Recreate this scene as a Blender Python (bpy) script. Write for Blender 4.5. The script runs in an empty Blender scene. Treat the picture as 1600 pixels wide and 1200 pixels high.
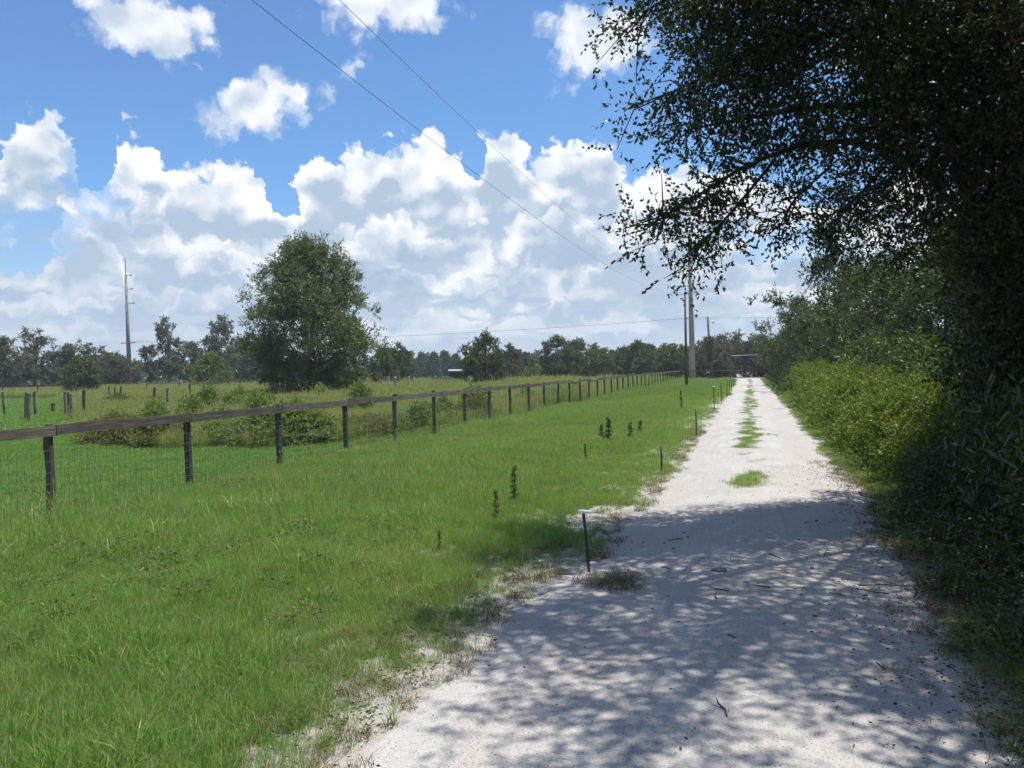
import bpy, math, random
import numpy as np
from mathutils import Matrix, Vector, Euler

scene = bpy.context.scene
R = math.radians

# ------------------------------------------------------------------ camera
cam_data = bpy.data.cameras.new('camera')
cam = bpy.data.objects.new('camera', cam_data)
scene.collection.objects.link(cam)
cam_data.sensor_width = 36.0
cam_data.lens = 36.0 * 1290 / 1600
cam_data.clip_start = 0.05
cam_data.clip_end = 6000
cam.matrix_world = (Matrix.Translation((0, 0, 1.65)) @ Matrix.Rotation(R(15.9), 4, 'Z')
                    @ Matrix.Rotation(R(90 - 0.99), 4, 'X') @ Matrix.Rotation(R(-1.2), 4, 'Z'))
scene.camera = cam

# ------------------------------------------------------------------ light
SUN_EL, SUN_AZ = 73.0, 60.0          # azimuth measured from +Y (along the lane) towards +X
sun_data = bpy.data.lights.new('sun', 'SUN')
sun_data.energy = 4.0
sun_data.angle = R(0.53)
sun_data.color = (1.0, 0.955, 0.88)
sun = bpy.data.objects.new('sun', sun_data)
scene.collection.objects.link(sun)
to_sun = Vector((math.cos(R(SUN_EL)) * math.sin(R(SUN_AZ)), math.cos(R(SUN_EL)) * math.cos(R(SUN_AZ)), math.sin(R(SUN_EL))))
sun.rotation_euler = to_sun.to_track_quat('Z', 'Y').to_euler()
sun.location = (30, 10, 60)

scene.view_settings.view_transform = 'Standard'
scene.view_settings.look = 'None'
scene.view_settings.exposure = 0.7
scene.view_settings.gamma = 1.0
scene.render.engine = 'CYCLES'
scene.cycles.use_denoising = True
scene.cycles.use_adaptive_sampling = True
scene.cycles.adaptive_threshold = 0.02
scene.cycles.max_bounces = 6
scene.cycles.diffuse_bounces = 2
scene.cycles.glossy_bounces = 2
scene.cycles.transmission_bounces = 4
scene.cycles.transparent_max_bounces = 8
scene.cycles.sample_clamp_indirect = 3.0
scene.cycles.caustics_reflective = False
scene.cycles.caustics_refractive = False


# ------------------------------------------------------------------ node helper
class NT:
    """tiny expression helper around a node tree"""
    def __init__(self, tree):
        self.t = tree
        tree.nodes.clear()

    def node(self, kind, **kw):
        n = self.t.nodes.new(kind)
        for k, v in kw.items():
            setattr(n, k, v)
        return n

    def put(self, sock, v):
        if isinstance(v, bpy.types.NodeSocket):
            self.t.links.new(v, sock)
        elif v is not None:
            sock.default_value = v

    def m(self, op, a, b=None, c=None, clamp=False):
        n = self.node('ShaderNodeMath', operation=op, use_clamp=clamp)
        for i, v in enumerate((a, b, c)):
            if v is not None:
                self.put(n.inputs[i], v)
        return n.outputs[0]

    def v(self, op, a, b=None):
        n = self.node('ShaderNodeVectorMath', operation=op)
        self.put(n.inputs[0], a)
        if op == 'SCALE':
            self.put(n.inputs[3], b)
        elif b is not None:
            self.put(n.inputs[1], b)
        return n.outputs[1] if op in ('DOT_PRODUCT', 'LENGTH', 'DISTANCE') else n.outputs[0]

    def step(self, x, lo, hi, a=0.0, b=1.0, kind='SMOOTHSTEP'):
        n = self.node('ShaderNodeMapRange', interpolation_type=kind)
        self.put(n.inputs[0], x)
        for i, q in enumerate((lo, hi, a, b)):
            self.put(n.inputs[1 + i], q)
        return n.outputs[0]

    def mix(self, f, a, b, mode='MIX'):
        n = self.node('ShaderNodeMix', data_type='RGBA', blend_type=mode)
        self.put(n.inputs[0], f)
        self.put(n.inputs[6], a if isinstance(a, bpy.types.NodeSocket) else (*a[:3], 1))
        self.put(n.inputs[7], b if isinstance(b, bpy.types.NodeSocket) else (*b[:3], 1))
        return n.outputs[2]

    def noise(self, vec, scale, detail=3.0, rough=0.5, out=0, dims='3D'):
        n = self.node('ShaderNodeTexNoise', noise_dimensions=dims)
        self.put(n.inputs['Vector'], vec)
        n.inputs['Scale'].default_value = scale
        n.inputs['Detail'].default_value = detail
        n.inputs['Roughness'].default_value = rough
        return n.outputs[out]

    def voronoi(self, vec, scale, detail=0.0, rough=0.5, feature='SMOOTH_F1', out=0, smooth=0.5):
        n = self.node('ShaderNodeTexVoronoi', feature=feature, voronoi_dimensions='2D')
        self.put(n.inputs['Vector'], vec)
        n.inputs['Scale'].default_value = scale
        n.inputs['Detail'].default_value = detail
        n.inputs['Roughness'].default_value = rough
        if feature == 'SMOOTH_F1':
            n.inputs['Smoothness'].default_value = smooth
        return n.outputs[out]

    def curve(self, x, pts):
        n = self.node('ShaderNodeFloatCurve')
        c = n.mapping.curves[0]
        pts = sorted(pts)
        c.points[0].location = pts[0]
        c.points[-1].location = pts[-1]
        for p in pts[1:-1]:
            c.points.new(*p)
        n.mapping.update()
        self.put(n.inputs[1], x)
        return n.outputs[0]

    def xyz(self, v):
        n = self.node('ShaderNodeSeparateXYZ')
        self.put(n.inputs[0], v)
        return n.outputs

    def comb(self, x, y, z):
        n = self.node('ShaderNodeCombineXYZ')
        for i, q in enumerate((x, y, z)):
            self.put(n.inputs[i], q)
        return n.outputs[0]

    def attr(self, name, out='Fac'):
        n = self.node('ShaderNodeAttribute', attribute_name=name)
        return n.outputs[out]


def srgb(r, g, b):
    f = lambda c: (c / 12.92 if c <= 0.04045 else ((c + 0.055) / 1.055) ** 2.4)
    return (f(r / 255), f(g / 255), f(b / 255))


# ------------------------------------------------------------------ sky with fair-weather cumulus
world = bpy.data.worlds.new('World')
scene.world = world
world.use_nodes = True


def build_sky():
    k = NT(world.node_tree)
    m, v = k.m, k.v
    gen = k.node('ShaderNodeTexCoord').outputs['Generated']
    d = v('NORMALIZE', gen)
    sky = k.node('ShaderNodeTexSky', sky_type='NISHITA')
    sky.sun_disc = False
    sky.sun_elevation = R(SUN_EL)
    sky.sun_rotation = R(SUN_AZ)
    sky.air_density = 1.0
    sky.dust_density = 0.3
    sky.ozone_density = 2.0
    # Nishita is used as it comes, with a touch of gain for the deep blue of the zenith
    base = v('MULTIPLY', sky.outputs[0], (0.88, 1.22, 1.52))

    # direction -> azimuth (from the lane) and elevation, in degrees
    x, y, z = k.xyz(d)
    az0 = m('DEGREES', m('ARCTAN2', x, y))
    el0 = m('DEGREES', m('ARCSINE', z))
    q = k.comb(az0, el0, 0.0)
    HALF = (0.5, 0.5, 0.5)
    w1 = v('SCALE', v('SUBTRACT', k.noise(q, 0.16, 2.0, 0.5, 1, '2D'), HALF), 2.0)
    w2 = v('SCALE', v('SUBTRACT', k.noise(q, 0.75, 4.0, 0.62, 1, '2D'), HALF), 1.5)
    qw = v('ADD', v('ADD', q, w1), w2)
    az, el, _ = k.xyz(qw)
    az = m('SUBTRACT', m('FLOORED_MODULO', m('ADD', az, 50.0), 72.0), 50.0)
    u = m('DIVIDE', m('ADD', az, 50.0), 72.0)

    # cauliflower puffs
    vw = v('ADD', q, w2)
    p0 = k.voronoi(vw, 0.42, detail=2.0, rough=0.55, feature='F1')
    puff = m('SUBTRACT', 0.42, p0)
    VS = dict(detail=1.2, rough=0.45, feature='SMOOTH_F1', smooth=0.35)
    vb = v('MULTIPLY', v('ADD', q, v('SCALE', w2, 0.8)), (1.0, 1.25, 1.0))
    emb = m('SUBTRACT', k.voronoi(v('ADD', vb, (-0.35, 0.9, 0.0)), 0.26, **VS), k.voronoi(vb, 0.26, **VS))
    emb = m('ADD', emb, m('MULTIPLY', puff, 0.18))
    big0 = k.noise(q, 0.13, 2.0, 0.55, 0, '2D')
    base_n = k.noise(v('ADD', v('MULTIPLY', qw, (0.55, 2.6, 1.0)), (31.0, 7.0, 0.0)), 0.26, 2.0, 0.5, 0, '2D')
    lay = k.noise(v('MULTIPLY', q, (1.0, 3.2, 1.0)), 0.3, 3.0, 0.55, 0, '2D')

    WHITE, GREY = (1.02, 1.045, 1.07), (0.47, 0.59, 0.75)
    PALE = (0.56, 0.69, 0.84)

    def skyline(pts, puffamp):
        pts = [((a + 50) / 72, e / 20) for a, e in pts]
        last = pts[0][1]
        pts = [(0.0, last)] + pts[1:] + [(1.0, last)]
        h = m('MULTIPLY', k.curve(u, pts), 20.0)
        return m('SUBTRACT', m('ADD', m('SUBTRACT', h, el), m('MULTIPLY', puff, puffamp)), hole)

    # blue gaps between the heads
    qh = k.comb(az, el, 0.0)
    hole = None
    for a, e, ra, re in [(-42.5, 12.9, 1.0, 1.7), (-31.4, 12.6, 0.8, 1.6), (-18.1, 14.4, 0.7, 1.2), (6.0, 11.5, 3.0, 1.5)]:
        r_ = v('LENGTH', v('MULTIPLY', v('SUBTRACT', qh, (a, e, 0.0)), (1 / ra, 1 / re, 0.0)))
        t_ = m('MULTIPLY', m('MAXIMUM', m('SUBTRACT', 1.35, r_), 0.0), 4.5)
        hole = t_ if hole is None else m('MAXIMUM', hole, t_)

    gap = None
    for a, e, ra, re in [(-45.3, 8.4, 2.6, 1.7), (-43.0, 11.6, 1.5, 1.9), (2.0, 7.6, 2.6, 1.2)]:
        r_ = v('LENGTH', v('MULTIPLY', v('SUBTRACT', qh, (a, e, 0.0)), (1 / ra, 1 / re, 0.0)))
        t_ = k.step(m('SUBTRACT', r_, m('MULTIPLY', puff, -0.9)), 1.15, 0.45)
        gap = t_ if gap is None else m('MAXIMUM', gap, t_)
    keep_ = m('SUBTRACT', 1.0, m('MULTIPLY', gap, 0.72))

    def layer(col, t, edge, depth, embs, tone0=0.0, hazef=0.0, soft=0.0):
        mask = m('MULTIPLY', k.step(t, 0.0, edge), keep_)
        dark = k.step(m('ADD', t, m('MULTIPLY', m('SUBTRACT', big0, 0.5), depth * 1.3)), depth * 0.12, depth, tone0, 1.0)
        dark = m('SUBTRACT', dark, m('MULTIPLY', emb, embs), clamp=True)
        c = k.mix(dark, WHITE, GREY)
        if hazef:
            c = k.mix(hazef, c, PALE)
        if soft:
            mask = m('MULTIPLY', mask, soft)
        return k.mix(mask, col, c)

    B = [(-49.3,10.79),(-47.3,13.31),(-46.8,15.49),(-45.3,16.39),(-43.8,16.05),(-43.1,14.49),(-42.6,13.61),(-41.7,15.00),(-41.4,15.95),(-40.2,16.36),(-39.1,15.80),(-38.1,14.56),(-37.1,14.26),(-35.5,13.97),(-34.9,14.91),(-33.5,15.07),(-32.7,14.65),(-32.6,13.74),(-31.2,12.80),(-30.7,12.01),(-30.5,13.55),(-30.2,14.65),(-29.0,15.10),(-27.8,15.10),(-26.7,15.29),(-25.4,15.73),(-24.1,16.24),(-22.1,16.47),(-20.6,16.68),(-19.4,16.28),(-19.0,15.26),(-18.3,14.15),(-18.0,15.38),(-17.4,16.35),(-16.2,16.73),(-14.9,16.34),(-13.9,15.54),(-12.9,15.27),(-11.8,15.80),(-10.3,15.82),(-8.9,15.51),(-8.0,14.52),(-7.5,13.68),(-5.9,14.20),(-3.4,14.23),(-0.9,13.44),(2.3,12.76),(5.5,12.84),(9.2,12.80),(12.7,11.60),(16.0,10.07)]
    C = [(-49.4,6.46),(-47.5,7.29),(-45.5,7.58),(-44.1,11.25),(-43.5,12.23),(-42.3,12.60),(-41.2,13.36),(-40.3,13.44),(-39.7,12.72),(-38.7,12.22),(-37.9,10.49),(-36.8,9.75),(-35.6,10.60),(-34.4,10.85),(-32.8,10.71),(-31.6,10.13),(-30.7,10.37),(-30.0,7.88),(-28.7,10.41),(-27.0,10.86),(-25.3,11.72),(-23.5,11.94),(-22.2,11.66),(-20.5,10.89),(-18.7,10.88),(-17.0,10.21),(-15.2,11.88),(-13.4,12.25),(-11.2,11.97),(-9.0,11.46),(-6.9,11.78),(-4.3,11.22),(-0.5,10.15),(3.5,9.44),(7.3,9.52),(12.7,8.60),(16.0,7.88)]
    D = [(-49.3,8.64),(-47.5,8.40),(-46.2,7.92),(-44.9,7.43),(-43.8,9.58),(-42.7,9.91),(-41.5,9.72),(-40.6,7.61),(-38.8,6.87),(-36.9,6.92),(-35.1,7.78),(-33.9,9.04),(-33.1,8.24),(-32.1,6.17),(-30.1,6.61),(-27.9,7.90),(-26.2,8.34),(-24.5,8.13),(-22.3,8.77),(-20.1,8.11),(-17.9,8.73),(-15.7,8.77),(-13.5,7.99),(-11.7,7.72),(-10.0,8.09),(-8.2,8.88),(-6.5,8.81),(-4.3,7.86),(-1.8,8.15),(0.6,7.38),(3.4,7.00),(9.1,6.60),(16.0,6.40)]
    E = [(-49.5,4.63),(-47.5,5.43),(-46.2,5.29),(-44.6,5.91),(-43.2,6.34),(-41.9,6.62),(-40.7,6.02),(-39.2,4.85),(-37.3,6.10),(-35.3,6.34),(-33.0,5.33),(-30.1,4.91),(-26.3,4.47),(-23.7,4.67),(-20.2,4.84),(-16.7,4.69),(-14.0,4.72),(-13.0,6.45),(-12.2,5.34),(-10.0,4.62),(-7.8,5.20),(-5.2,5.33),(-2.7,5.65),(-0.2,5.96),(2.2,5.83),(4.6,5.28),(9.1,4.61),(16.0,4.17)]
    F = [(-49.5,2.79),(-47.6,3.56),(-45.6,3.39),(-43.6,4.00),(-40.7,3.23),(-37.0,3.64),(-33.0,3.01),(-26.3,3.39),(-23.7,3.57),(-21.1,3.76),(-17.6,3.26),(-14.5,3.63),(-11.4,3.34),(-7.9,3.68),(-4.4,3.14),(-0.2,3.84),(3.4,3.69),(9.1,3.02),(15.9,2.67)]

    col = v('SCALE', base, SKY_GAIN)
    # single clouds standing higher up
    blobs = [(-39.3,21.6,5.2,2.6),(-42.6,20.8,1.6,0.9),(-23.9,23.8,6.0,2.7),(-32.9,16.9,4.2,2.5),(-30.7,18.3,2.2,2.1),
             (-28.0,18.2,1.1,1.3),(-9.4,21.3,4.6,3.2),(-12.0,18.1,1.3,0.7),(-36.6,19.3,2.1,0.8),(-25.7,20.1,1.8,0.8),(-45.4,13.0,2.0,3.0),(8.0,19.5,4.5,2.0)]
    qz = k.comb(az, el, 0.0)
    best = None
    for a, e, ra, re in blobs:
        r_ = v('LENGTH', v('MULTIPLY', v('SUBTRACT', qz, (a, e, 0.0)), (1 / ra, 1 / re, 0.0)))
        t = m('MULTIPLY_ADD', r_, -min(ra, re), min(ra, re))
        best = t if best is None else m('MAXIMUM', best, t)
    # scattered clouds continued overhead out of view, extra cover added to whiten ambient light
    zen = k.step(el0, 26.0, 34.0)
    over = m('MULTIPLY', m('SUBTRACT', k.noise(v('DIVIDE', d, m('MAXIMUM', k.xyz(d)[2], 0.12)), 1.6, 3.0, 0.55), 0.49), 20.0)
    best = m('MAXIMUM', best, m('SUBTRACT', over, m('MULTIPLY', m('SUBTRACT', 1.0, zen), 20.0)))
    best = m('ADD', best, m('MULTIPLY', puff, 1.3))
    mask = m('MULTIPLY', k.step(best, -0.15, 1.15), 0.94)
    dk = m('SUBTRACT', k.step(m('ADD', best, m('MULTIPLY', m('SUBTRACT', big0, 0.5), 3.0)), 0.7, 3.4, 0.12, 0.62), m('MULTIPLY', emb, 1.2), clamp=True)
    col = k.mix(mask, col, k.mix(dk, WHITE, GREY))

    col = layer(col, skyline(B, 2.0), 0.6, 4.6, 1.6, 0.0)
    tC = skyline(C, 2.4)
    col = layer(col, tC, 1.5, 3.8, 1.6, 0.0)
    col = layer(col, skyline(D, 2.2), 1.2, 2.6, 1.3, 0.03, 0.10)
    col = layer(col, skyline(E, 1.5), 0.7, 2.2, 0.9, 0.05, 0.25)
    col = layer(col, skyline(F, 1.0), 0.6, 1.6, 0.7, 0.1, 0.38)
    # flat grey-blue cloud bases and paler streaks low over the horizon
    bs = m('MULTIPLY', m('MULTIPLY', k.step(base_n, 0.47, 0.62), k.step(el0, 11.0, 6.0)), k.step(el0, 0.5, 2.5))
    col = k.mix(m('MULTIPLY', bs, 0.72), col, (0.40, 0.535, 0.715))
    st = m('MULTIPLY', k.step(lay, 0.50, 0.68), k.step(el0, 7.0, 1.0))
    col = k.mix(m('MULTIPLY', st, 0.55), col, (0.78, 0.85, 0.93))
    # distance haze towards the horizon
    col = k.mix(k.step(el0, 8.0, -1.0, 0.0, 0.45), col, (0.62, 0.74, 0.87))
    bg = k.node('ShaderNodeBackground')
    k.put(bg.inputs[0], col)
    bg.inputs[1].default_value = 0.615
    out = k.node('ShaderNodeOutputWorld')
    k.t.links.new(bg.outputs[0], out.inputs[0])


world.cycles.sampling_method = 'MANUAL'
world.cycles.sample_map_resolution = 256
SKY_GAIN = 0.106          # strength of the Nishita sky
build_sky()


# ------------------------------------------------------------------ object helpers
COL = scene.collection
rng = np.random.default_rng(11)
random.seed(5)


def link(name, mesh, parent=None, loc=None):
    o = bpy.data.objects.new(name, mesh)
    COL.objects.link(o)
    if parent is not None:
        o.parent = parent
    if loc is not None:
        o.location = loc
    return o


def tag(o, label=None, cat=None, group=None, kind=None):
    for k_, v_ in (('label', label), ('category', cat), ('group', group), ('kind', kind)):
        if v_:
            o[k_] = v_
    return o


def thing(name, label, cat, loc=(0, 0, 0), rz=0.0, group=None, scale=None):
    o = bpy.data.objects.new(name, None)
    o.empty_display_size = 0.2
    COL.objects.link(o)
    o.location = loc
    o.rotation_euler = (0, 0, rz)
    if scale is not None:
        o.scale = scale
    return tag(o, label, cat, group)


def mesh_from(name, verts, faces, mat=None, smooth=False, tint=None):
    """verts (n,3); faces an (m,3|4) int array or a list"""
    me = bpy.data.meshes.new(name)
    verts = np.asarray(verts, dtype=np.float32)
    if isinstance(faces, np.ndarray):
        nf, w = faces.shape
        me.vertices.add(len(verts))
        me.vertices.foreach_set('co', verts.ravel())
        me.loops.add(nf * w)
        me.loops.foreach_set('vertex_index', faces.astype(np.int32).ravel())
        me.polygons.add(nf)
        me.polygons.foreach_set('loop_start', np.arange(0, nf * w, w, dtype=np.int32))
        me.update(calc_edges=True)
    else:
        me.from_pydata([tuple(map(float, p)) for p in verts], [], [tuple(map(int, f)) for f in faces])
        me.update()
    if smooth:
        me.polygons.foreach_set('use_smooth', np.ones(len(me.polygons), dtype=bool))
    if tint is not None:
        a = me.attributes.new('tint', 'FLOAT', 'FACE')
        a.data.foreach_set('value', np.asarray(tint, dtype=np.float32))
    if mat is not None:
        me.materials.append(mat)
    return me


class Geo:
    """collects tubes and boxes into one mesh"""
    def __init__(self):
        self.v, self.f = [], []

    def tube(self, pts, rad, sides=6, caps=True):
        pts = [Vector(p) for p in pts]
        n = len(pts)
        if not hasattr(rad, '__len__'):
            rad = [rad] * n
        base = len(self.v)
        up = Vector((0.13, 0.21, 1)).normalized()
        for i, p in enumerate(pts):
            t = (pts[min(i + 1, n - 1)] - pts[max(i - 1, 0)])
            t = t.normalized() if t.length > 1e-9 else Vector((0, 0, 1))
            a = t.cross(up)
            if a.length < 1e-3:
                a = t.cross(Vector((1, 0, 0)))
            a.normalize()
            b = t.cross(a)
            for s_ in range(sides):
                w = 2 * math.pi * s_ / sides
                self.v.append(p + (a * math.cos(w) + b * math.sin(w)) * rad[i])
        for i in range(n - 1):
            for s_ in range(sides):
                q = base + i * sides + s_
                q2 = base + i * sides + (s_ + 1) % sides
                self.f.append((q, q2, q2 + sides, q + sides))
        if caps:
            self.f.append(tuple(base + s_ for s_ in range(sides))[::-1])
            self.f.append(tuple(base + (n - 1) * sides + s_ for s_ in range(sides)))
        return self

    def box(self, c, size, rot=None):
        base = len(self.v)
        m_ = rot or Matrix.Identity(3)
        for dz in (-.5, .5):
            for dx, dy in ((-.5, -.5), (.5, -.5), (.5, .5), (-.5, .5)):
                self.v.append(Vector(c) + m_ @ Vector((dx * size[0], dy * size[1], dz * size[2])))
        for q in ((0, 3, 2, 1), (4, 5, 6, 7), (0, 1, 5, 4), (1, 2, 6, 5), (2, 3, 7, 6), (3, 0, 4, 7)):
            self.f.append(tuple(base + i for i in q))
        return self

    def loft(self, rings, caps=True):
        base, n = len(self.v), len(rings[0])
        for r_ in rings:
            self.v.extend(Vector(p) for p in r_)
        for i in range(len(rings) - 1):
            for s_ in range(n):
                q = base + i * n + s_
                q2 = base + i * n + (s_ + 1) % n
                self.f.append((q, q2, q2 + n, q + n))
        if caps:
            self.f.append(tuple(base + s_ for s_ in range(n))[::-1])
            self.f.append(tuple(base + (len(rings) - 1) * n + s_ for s_ in range(n)))
        return self

    def mesh(self, name, mat, smooth=False):
        return mesh_from(name, [tuple(p) for p in self.v], self.f, mat, smooth)


def fbm(x, y=0.0, seed=0, octaves=4):
    """cheap smooth noise made of rotated sines, roughly in -1..1"""
    r_ = np.random.default_rng(seed)
    x = np.asarray(x, dtype=float)
    y = np.asarray(y, dtype=float) + 0 * x
    out, amp, fr = 0, 1.0, 1.0
    tot = 0
    for _ in range(octaves):
        for _ in range(3):
            a = r_.uniform(0, 2 * math.pi)
            out = out + amp * np.sin(fr * (x * math.cos(a) + y * math.sin(a)) * r_.uniform(.8, 1.3) + r_.uniform(0, 6.28)) / 2
        tot += amp
        amp *= 0.55
        fr *= 2.1
    return out / tot


# ------------------------------------------------------------------ materials
def new_mat(name):
    m_ = bpy.data.materials.new(name)
    m_.use_nodes = True
    k = NT(m_.node_tree)
    p = k.node('ShaderNodeBsdfPrincipled')
    o = k.node('ShaderNodeOutputMaterial')
    k.t.links.new(p.outputs[0], o.inputs[0])
    return m_, k, p, o


def pos_of(k):
    return k.node('ShaderNodeNewGeometry').outputs['Position']


def bump(k, p, h, strength=0.5, dist=0.02):
    b = k.node('ShaderNodeBump')
    b.inputs['Strength'].default_value = strength
    b.inputs['Distance'].default_value = dist
    k.put(b.inputs['Height'], h)
    k.t.links.new(b.outputs[0], p.inputs['Normal'])


def foliage_mat(name, lo, hi, rough=0.5, trans=0.35, spec=0.4, yellow=None, tcol=None):
    """leaf material: per-leaf tint between two greens, some light passing through"""
    m_, k, p, o = new_mat(name)
    t = k.attr('tint')
    rnd = k.node('ShaderNodeObjectInfo').outputs['Random']
    c = k.mix(t, lo, hi)
    if yellow:
        c = k.mix(k.step(t, 0.86, 0.95, kind='LINEAR'), c, yellow)
    hsv = k.node('ShaderNodeHueSaturation')
    k.put(hsv.inputs['Hue'], k.m('MULTIPLY_ADD', rnd, 0.016, 0.492))
    k.put(hsv.inputs['Value'], k.m('MULTIPLY_ADD', rnd, 0.3, 0.85))
    k.put(hsv.inputs['Color'], c)
    c = hsv.outputs[0]
    k.put(p.inputs['Base Color'], c)
    p.inputs['Roughness'].default_value = rough
    p.inputs['Specular IOR Level'].default_value = spec
    tr = k.node('ShaderNodeBsdfTranslucent')
    k.put(tr.inputs[0], k.mix(1.0, c, tcol or (1.2, 1.25, 0.55), 'MULTIPLY'))
    mx = k.node('ShaderNodeMixShader')
    mx.inputs[0].default_value = trans
    k.t.links.new(p.outputs[0], mx.inputs[1])
    k.t.links.new(tr.outputs[0], mx.inputs[2])
    k.t.links.new(mx.outputs[0], o.inputs[0])
    return m_


def grass_mat(name, lo, hi, dry, dryness=0.12, trans=0.3, patch=0.35, deep=0.0, straw=(0.42, 0.38, 0.19)):
    m_, k, p, o = new_mat(name)
    t = k.attr('tint')
    pos = pos_of(k)
    n1 = k.noise(pos, 0.55, 3.0, 0.55)
    n2 = k.noise(pos, 2.3, 2.0, 0.5)
    rnd = k.node('ShaderNodeObjectInfo').outputs['Random']
    f = k.m('ADD', k.m('MULTIPLY', t, 0.5), k.m('MULTIPLY', rnd, 0.5))
    c = k.mix(f, lo, hi)
    big = k.m('ADD', k.m('MULTIPLY', n1, 0.7), k.m('MULTIPLY', n2, 0.3))
    c = k.mix(k.m('MULTIPLY', k.step(big, 0.50, 0.68), patch), c, dry)
    dk_ = k.noise(pos, 0.23, 3.0, 0.6)
    c = k.mix(k.m('MULTIPLY', k.step(dk_, 0.52, 0.66), deep), c, tuple(q * 0.8 for q in lo))
    c = k.mix(k.step(t, 1 - dryness, 1 - dryness + 0.02, kind='LINEAR'), c, k.mix(0.6, dry, straw))
    k.put(p.inputs['Base Color'], c)
    p.inputs['Roughness'].default_value = 0.55
    p.inputs['Specular IOR Level'].default_value = 0.3
    tr = k.node('ShaderNodeBsdfTranslucent')
    k.put(tr.inputs[0], k.mix(1.0, c, (1.15, 1.2, 0.6), 'MULTIPLY'))
    mx = k.node('ShaderNodeMixShader')
    mx.inputs[0].default_value = trans
    k.t.links.new(p.outputs[0], mx.inputs[1])
    k.t.links.new(tr.outputs[0], mx.inputs[2])
    k.t.links.new(mx.outputs[0], o.inputs[0])
    return m_


def wood_mat(name, a, b, axis='Z', rough=0.85):
    m_, k, p, o = new_mat(name)
    tc = k.node('ShaderNodeTexCoord').outputs['Object']
    sc = {'Z': (14, 14, 0.8), 'Y': (14, 0.8, 14)}[axis]
    rnd = k.node('ShaderNodeObjectInfo').outputs['Random']
    off = k.comb(k.m('MULTIPLY', rnd, 37.0), k.m('MULTIPLY', rnd, 11.0), k.m('MULTIPLY', rnd, 23.0))
    vec = k.v('ADD', k.v('MULTIPLY', tc, sc), off)
    g = k.noise(vec, 3.0, 5.0, 0.65)
    blot = k.noise(k.v('ADD', tc, off), 2.2, 3.0, 0.6)
    c = k.mix(k.step(g, 0.3, 0.72), a, b)
    c = k.mix(k.m('MULTIPLY', k.step(blot, 0.52, 0.72), 0.5), c, tuple(q * 0.55 for q in a))
    hsv = k.node('ShaderNodeHueSaturation')
    k.put(hsv.inputs['Value'], k.m('MULTIPLY_ADD', rnd, 0.5, 0.75))
    k.put(hsv.inputs['Color'], c)
    k.put(p.inputs['Base Color'], hsv.outputs[0])
    p.inputs['Roughness'].default_value = rough
    bump(k, p, g, 0.6, 0.01)
    return m_


def plain_mat(name, col, rough=0.7, metal=0.0, var=0.25, scale=6.0):
    m_, k, p, o = new_mat(name)
    n = k.noise(k.node('ShaderNodeTexCoord').outputs['Object'], scale, 4.0, 0.6)
    k.put(p.inputs['Base Color'], k.mix(k.step(n, 0.35, 0.7), tuple(q * (1 - var) for q in col), tuple(min(1, q * (1 + var)) for q in col)))
    p.inputs['Roughness'].default_value = rough
    p.inputs['Metallic'].default_value = metal
    bump(k, p, n, 0.25, 0.01)
    return m_


def ground_mat():
    m_, k, p, o = new_mat('pasture_soil')
    pos = pos_of(k)
    n1 = k.noise(pos, 0.35, 4.0, 0.6)
    n2 = k.noise(pos, 5.0, 5.0, 0.65)
    n3 = k.noise(pos, 40.0, 3.0, 0.6)
    c = k.mix(k.step(n2, 0.35, 0.65), (0.045, 0.075, 0.018), (0.085, 0.115, 0.03))
    c = k.mix(k.m('MULTIPLY', k.step(n1, 0.45, 0.7), 0.6), c, (0.13, 0.13, 0.04))
    c = k.mix(k.m('MULTIPLY', k.step(n3, 0.5, 0.7), 0.5), c, (0.10, 0.085, 0.05))
    # pale sand shows through the turf beside the lane
    x, y, z = k.xyz(pos)
    near = k.m('MULTIPLY', k.step(x, -3.6, -1.3), k.step(x, 2.6, 1.2))
    sandy = k.m('MULTIPLY', near, k.step(k.m('ADD', k.m('MULTIPLY', n2, 0.75), k.m('MULTIPLY', k.noise(pos, 1.6, 5.0, 0.7), 0.5)), 0.52, 0.70))
    bare = k.m('MULTIPLY', k.m('MULTIPLY', k.step(x, -2.5, -1.55), k.step(x, 1.7, 1.15)), k.step(k.m('ADD', n2, k.m('MULTIPLY', n3, 0.4)), 0.52, 0.66))
    c = k.mix(k.m('MAXIMUM', sandy, bare), c, k.mix(n2, (0.30, 0.275, 0.245), (0.42, 0.395, 0.365)))
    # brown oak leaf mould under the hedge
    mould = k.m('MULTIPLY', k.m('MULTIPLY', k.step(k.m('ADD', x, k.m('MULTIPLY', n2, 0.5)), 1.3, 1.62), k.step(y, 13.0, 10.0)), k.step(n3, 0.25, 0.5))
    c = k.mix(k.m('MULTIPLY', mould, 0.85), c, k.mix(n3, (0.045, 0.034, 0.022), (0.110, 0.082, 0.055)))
    k.put(p.inputs['Base Color'], c)
    p.inputs['Roughness'].default_value = 0.95
    p.inputs['Specular IOR Level'].default_value = 0.1
    bump(k, p, k.m('ADD', n2, k.m('MULTIPLY', n3, 0.4)), 0.6, 0.04)
    return m_


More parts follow.
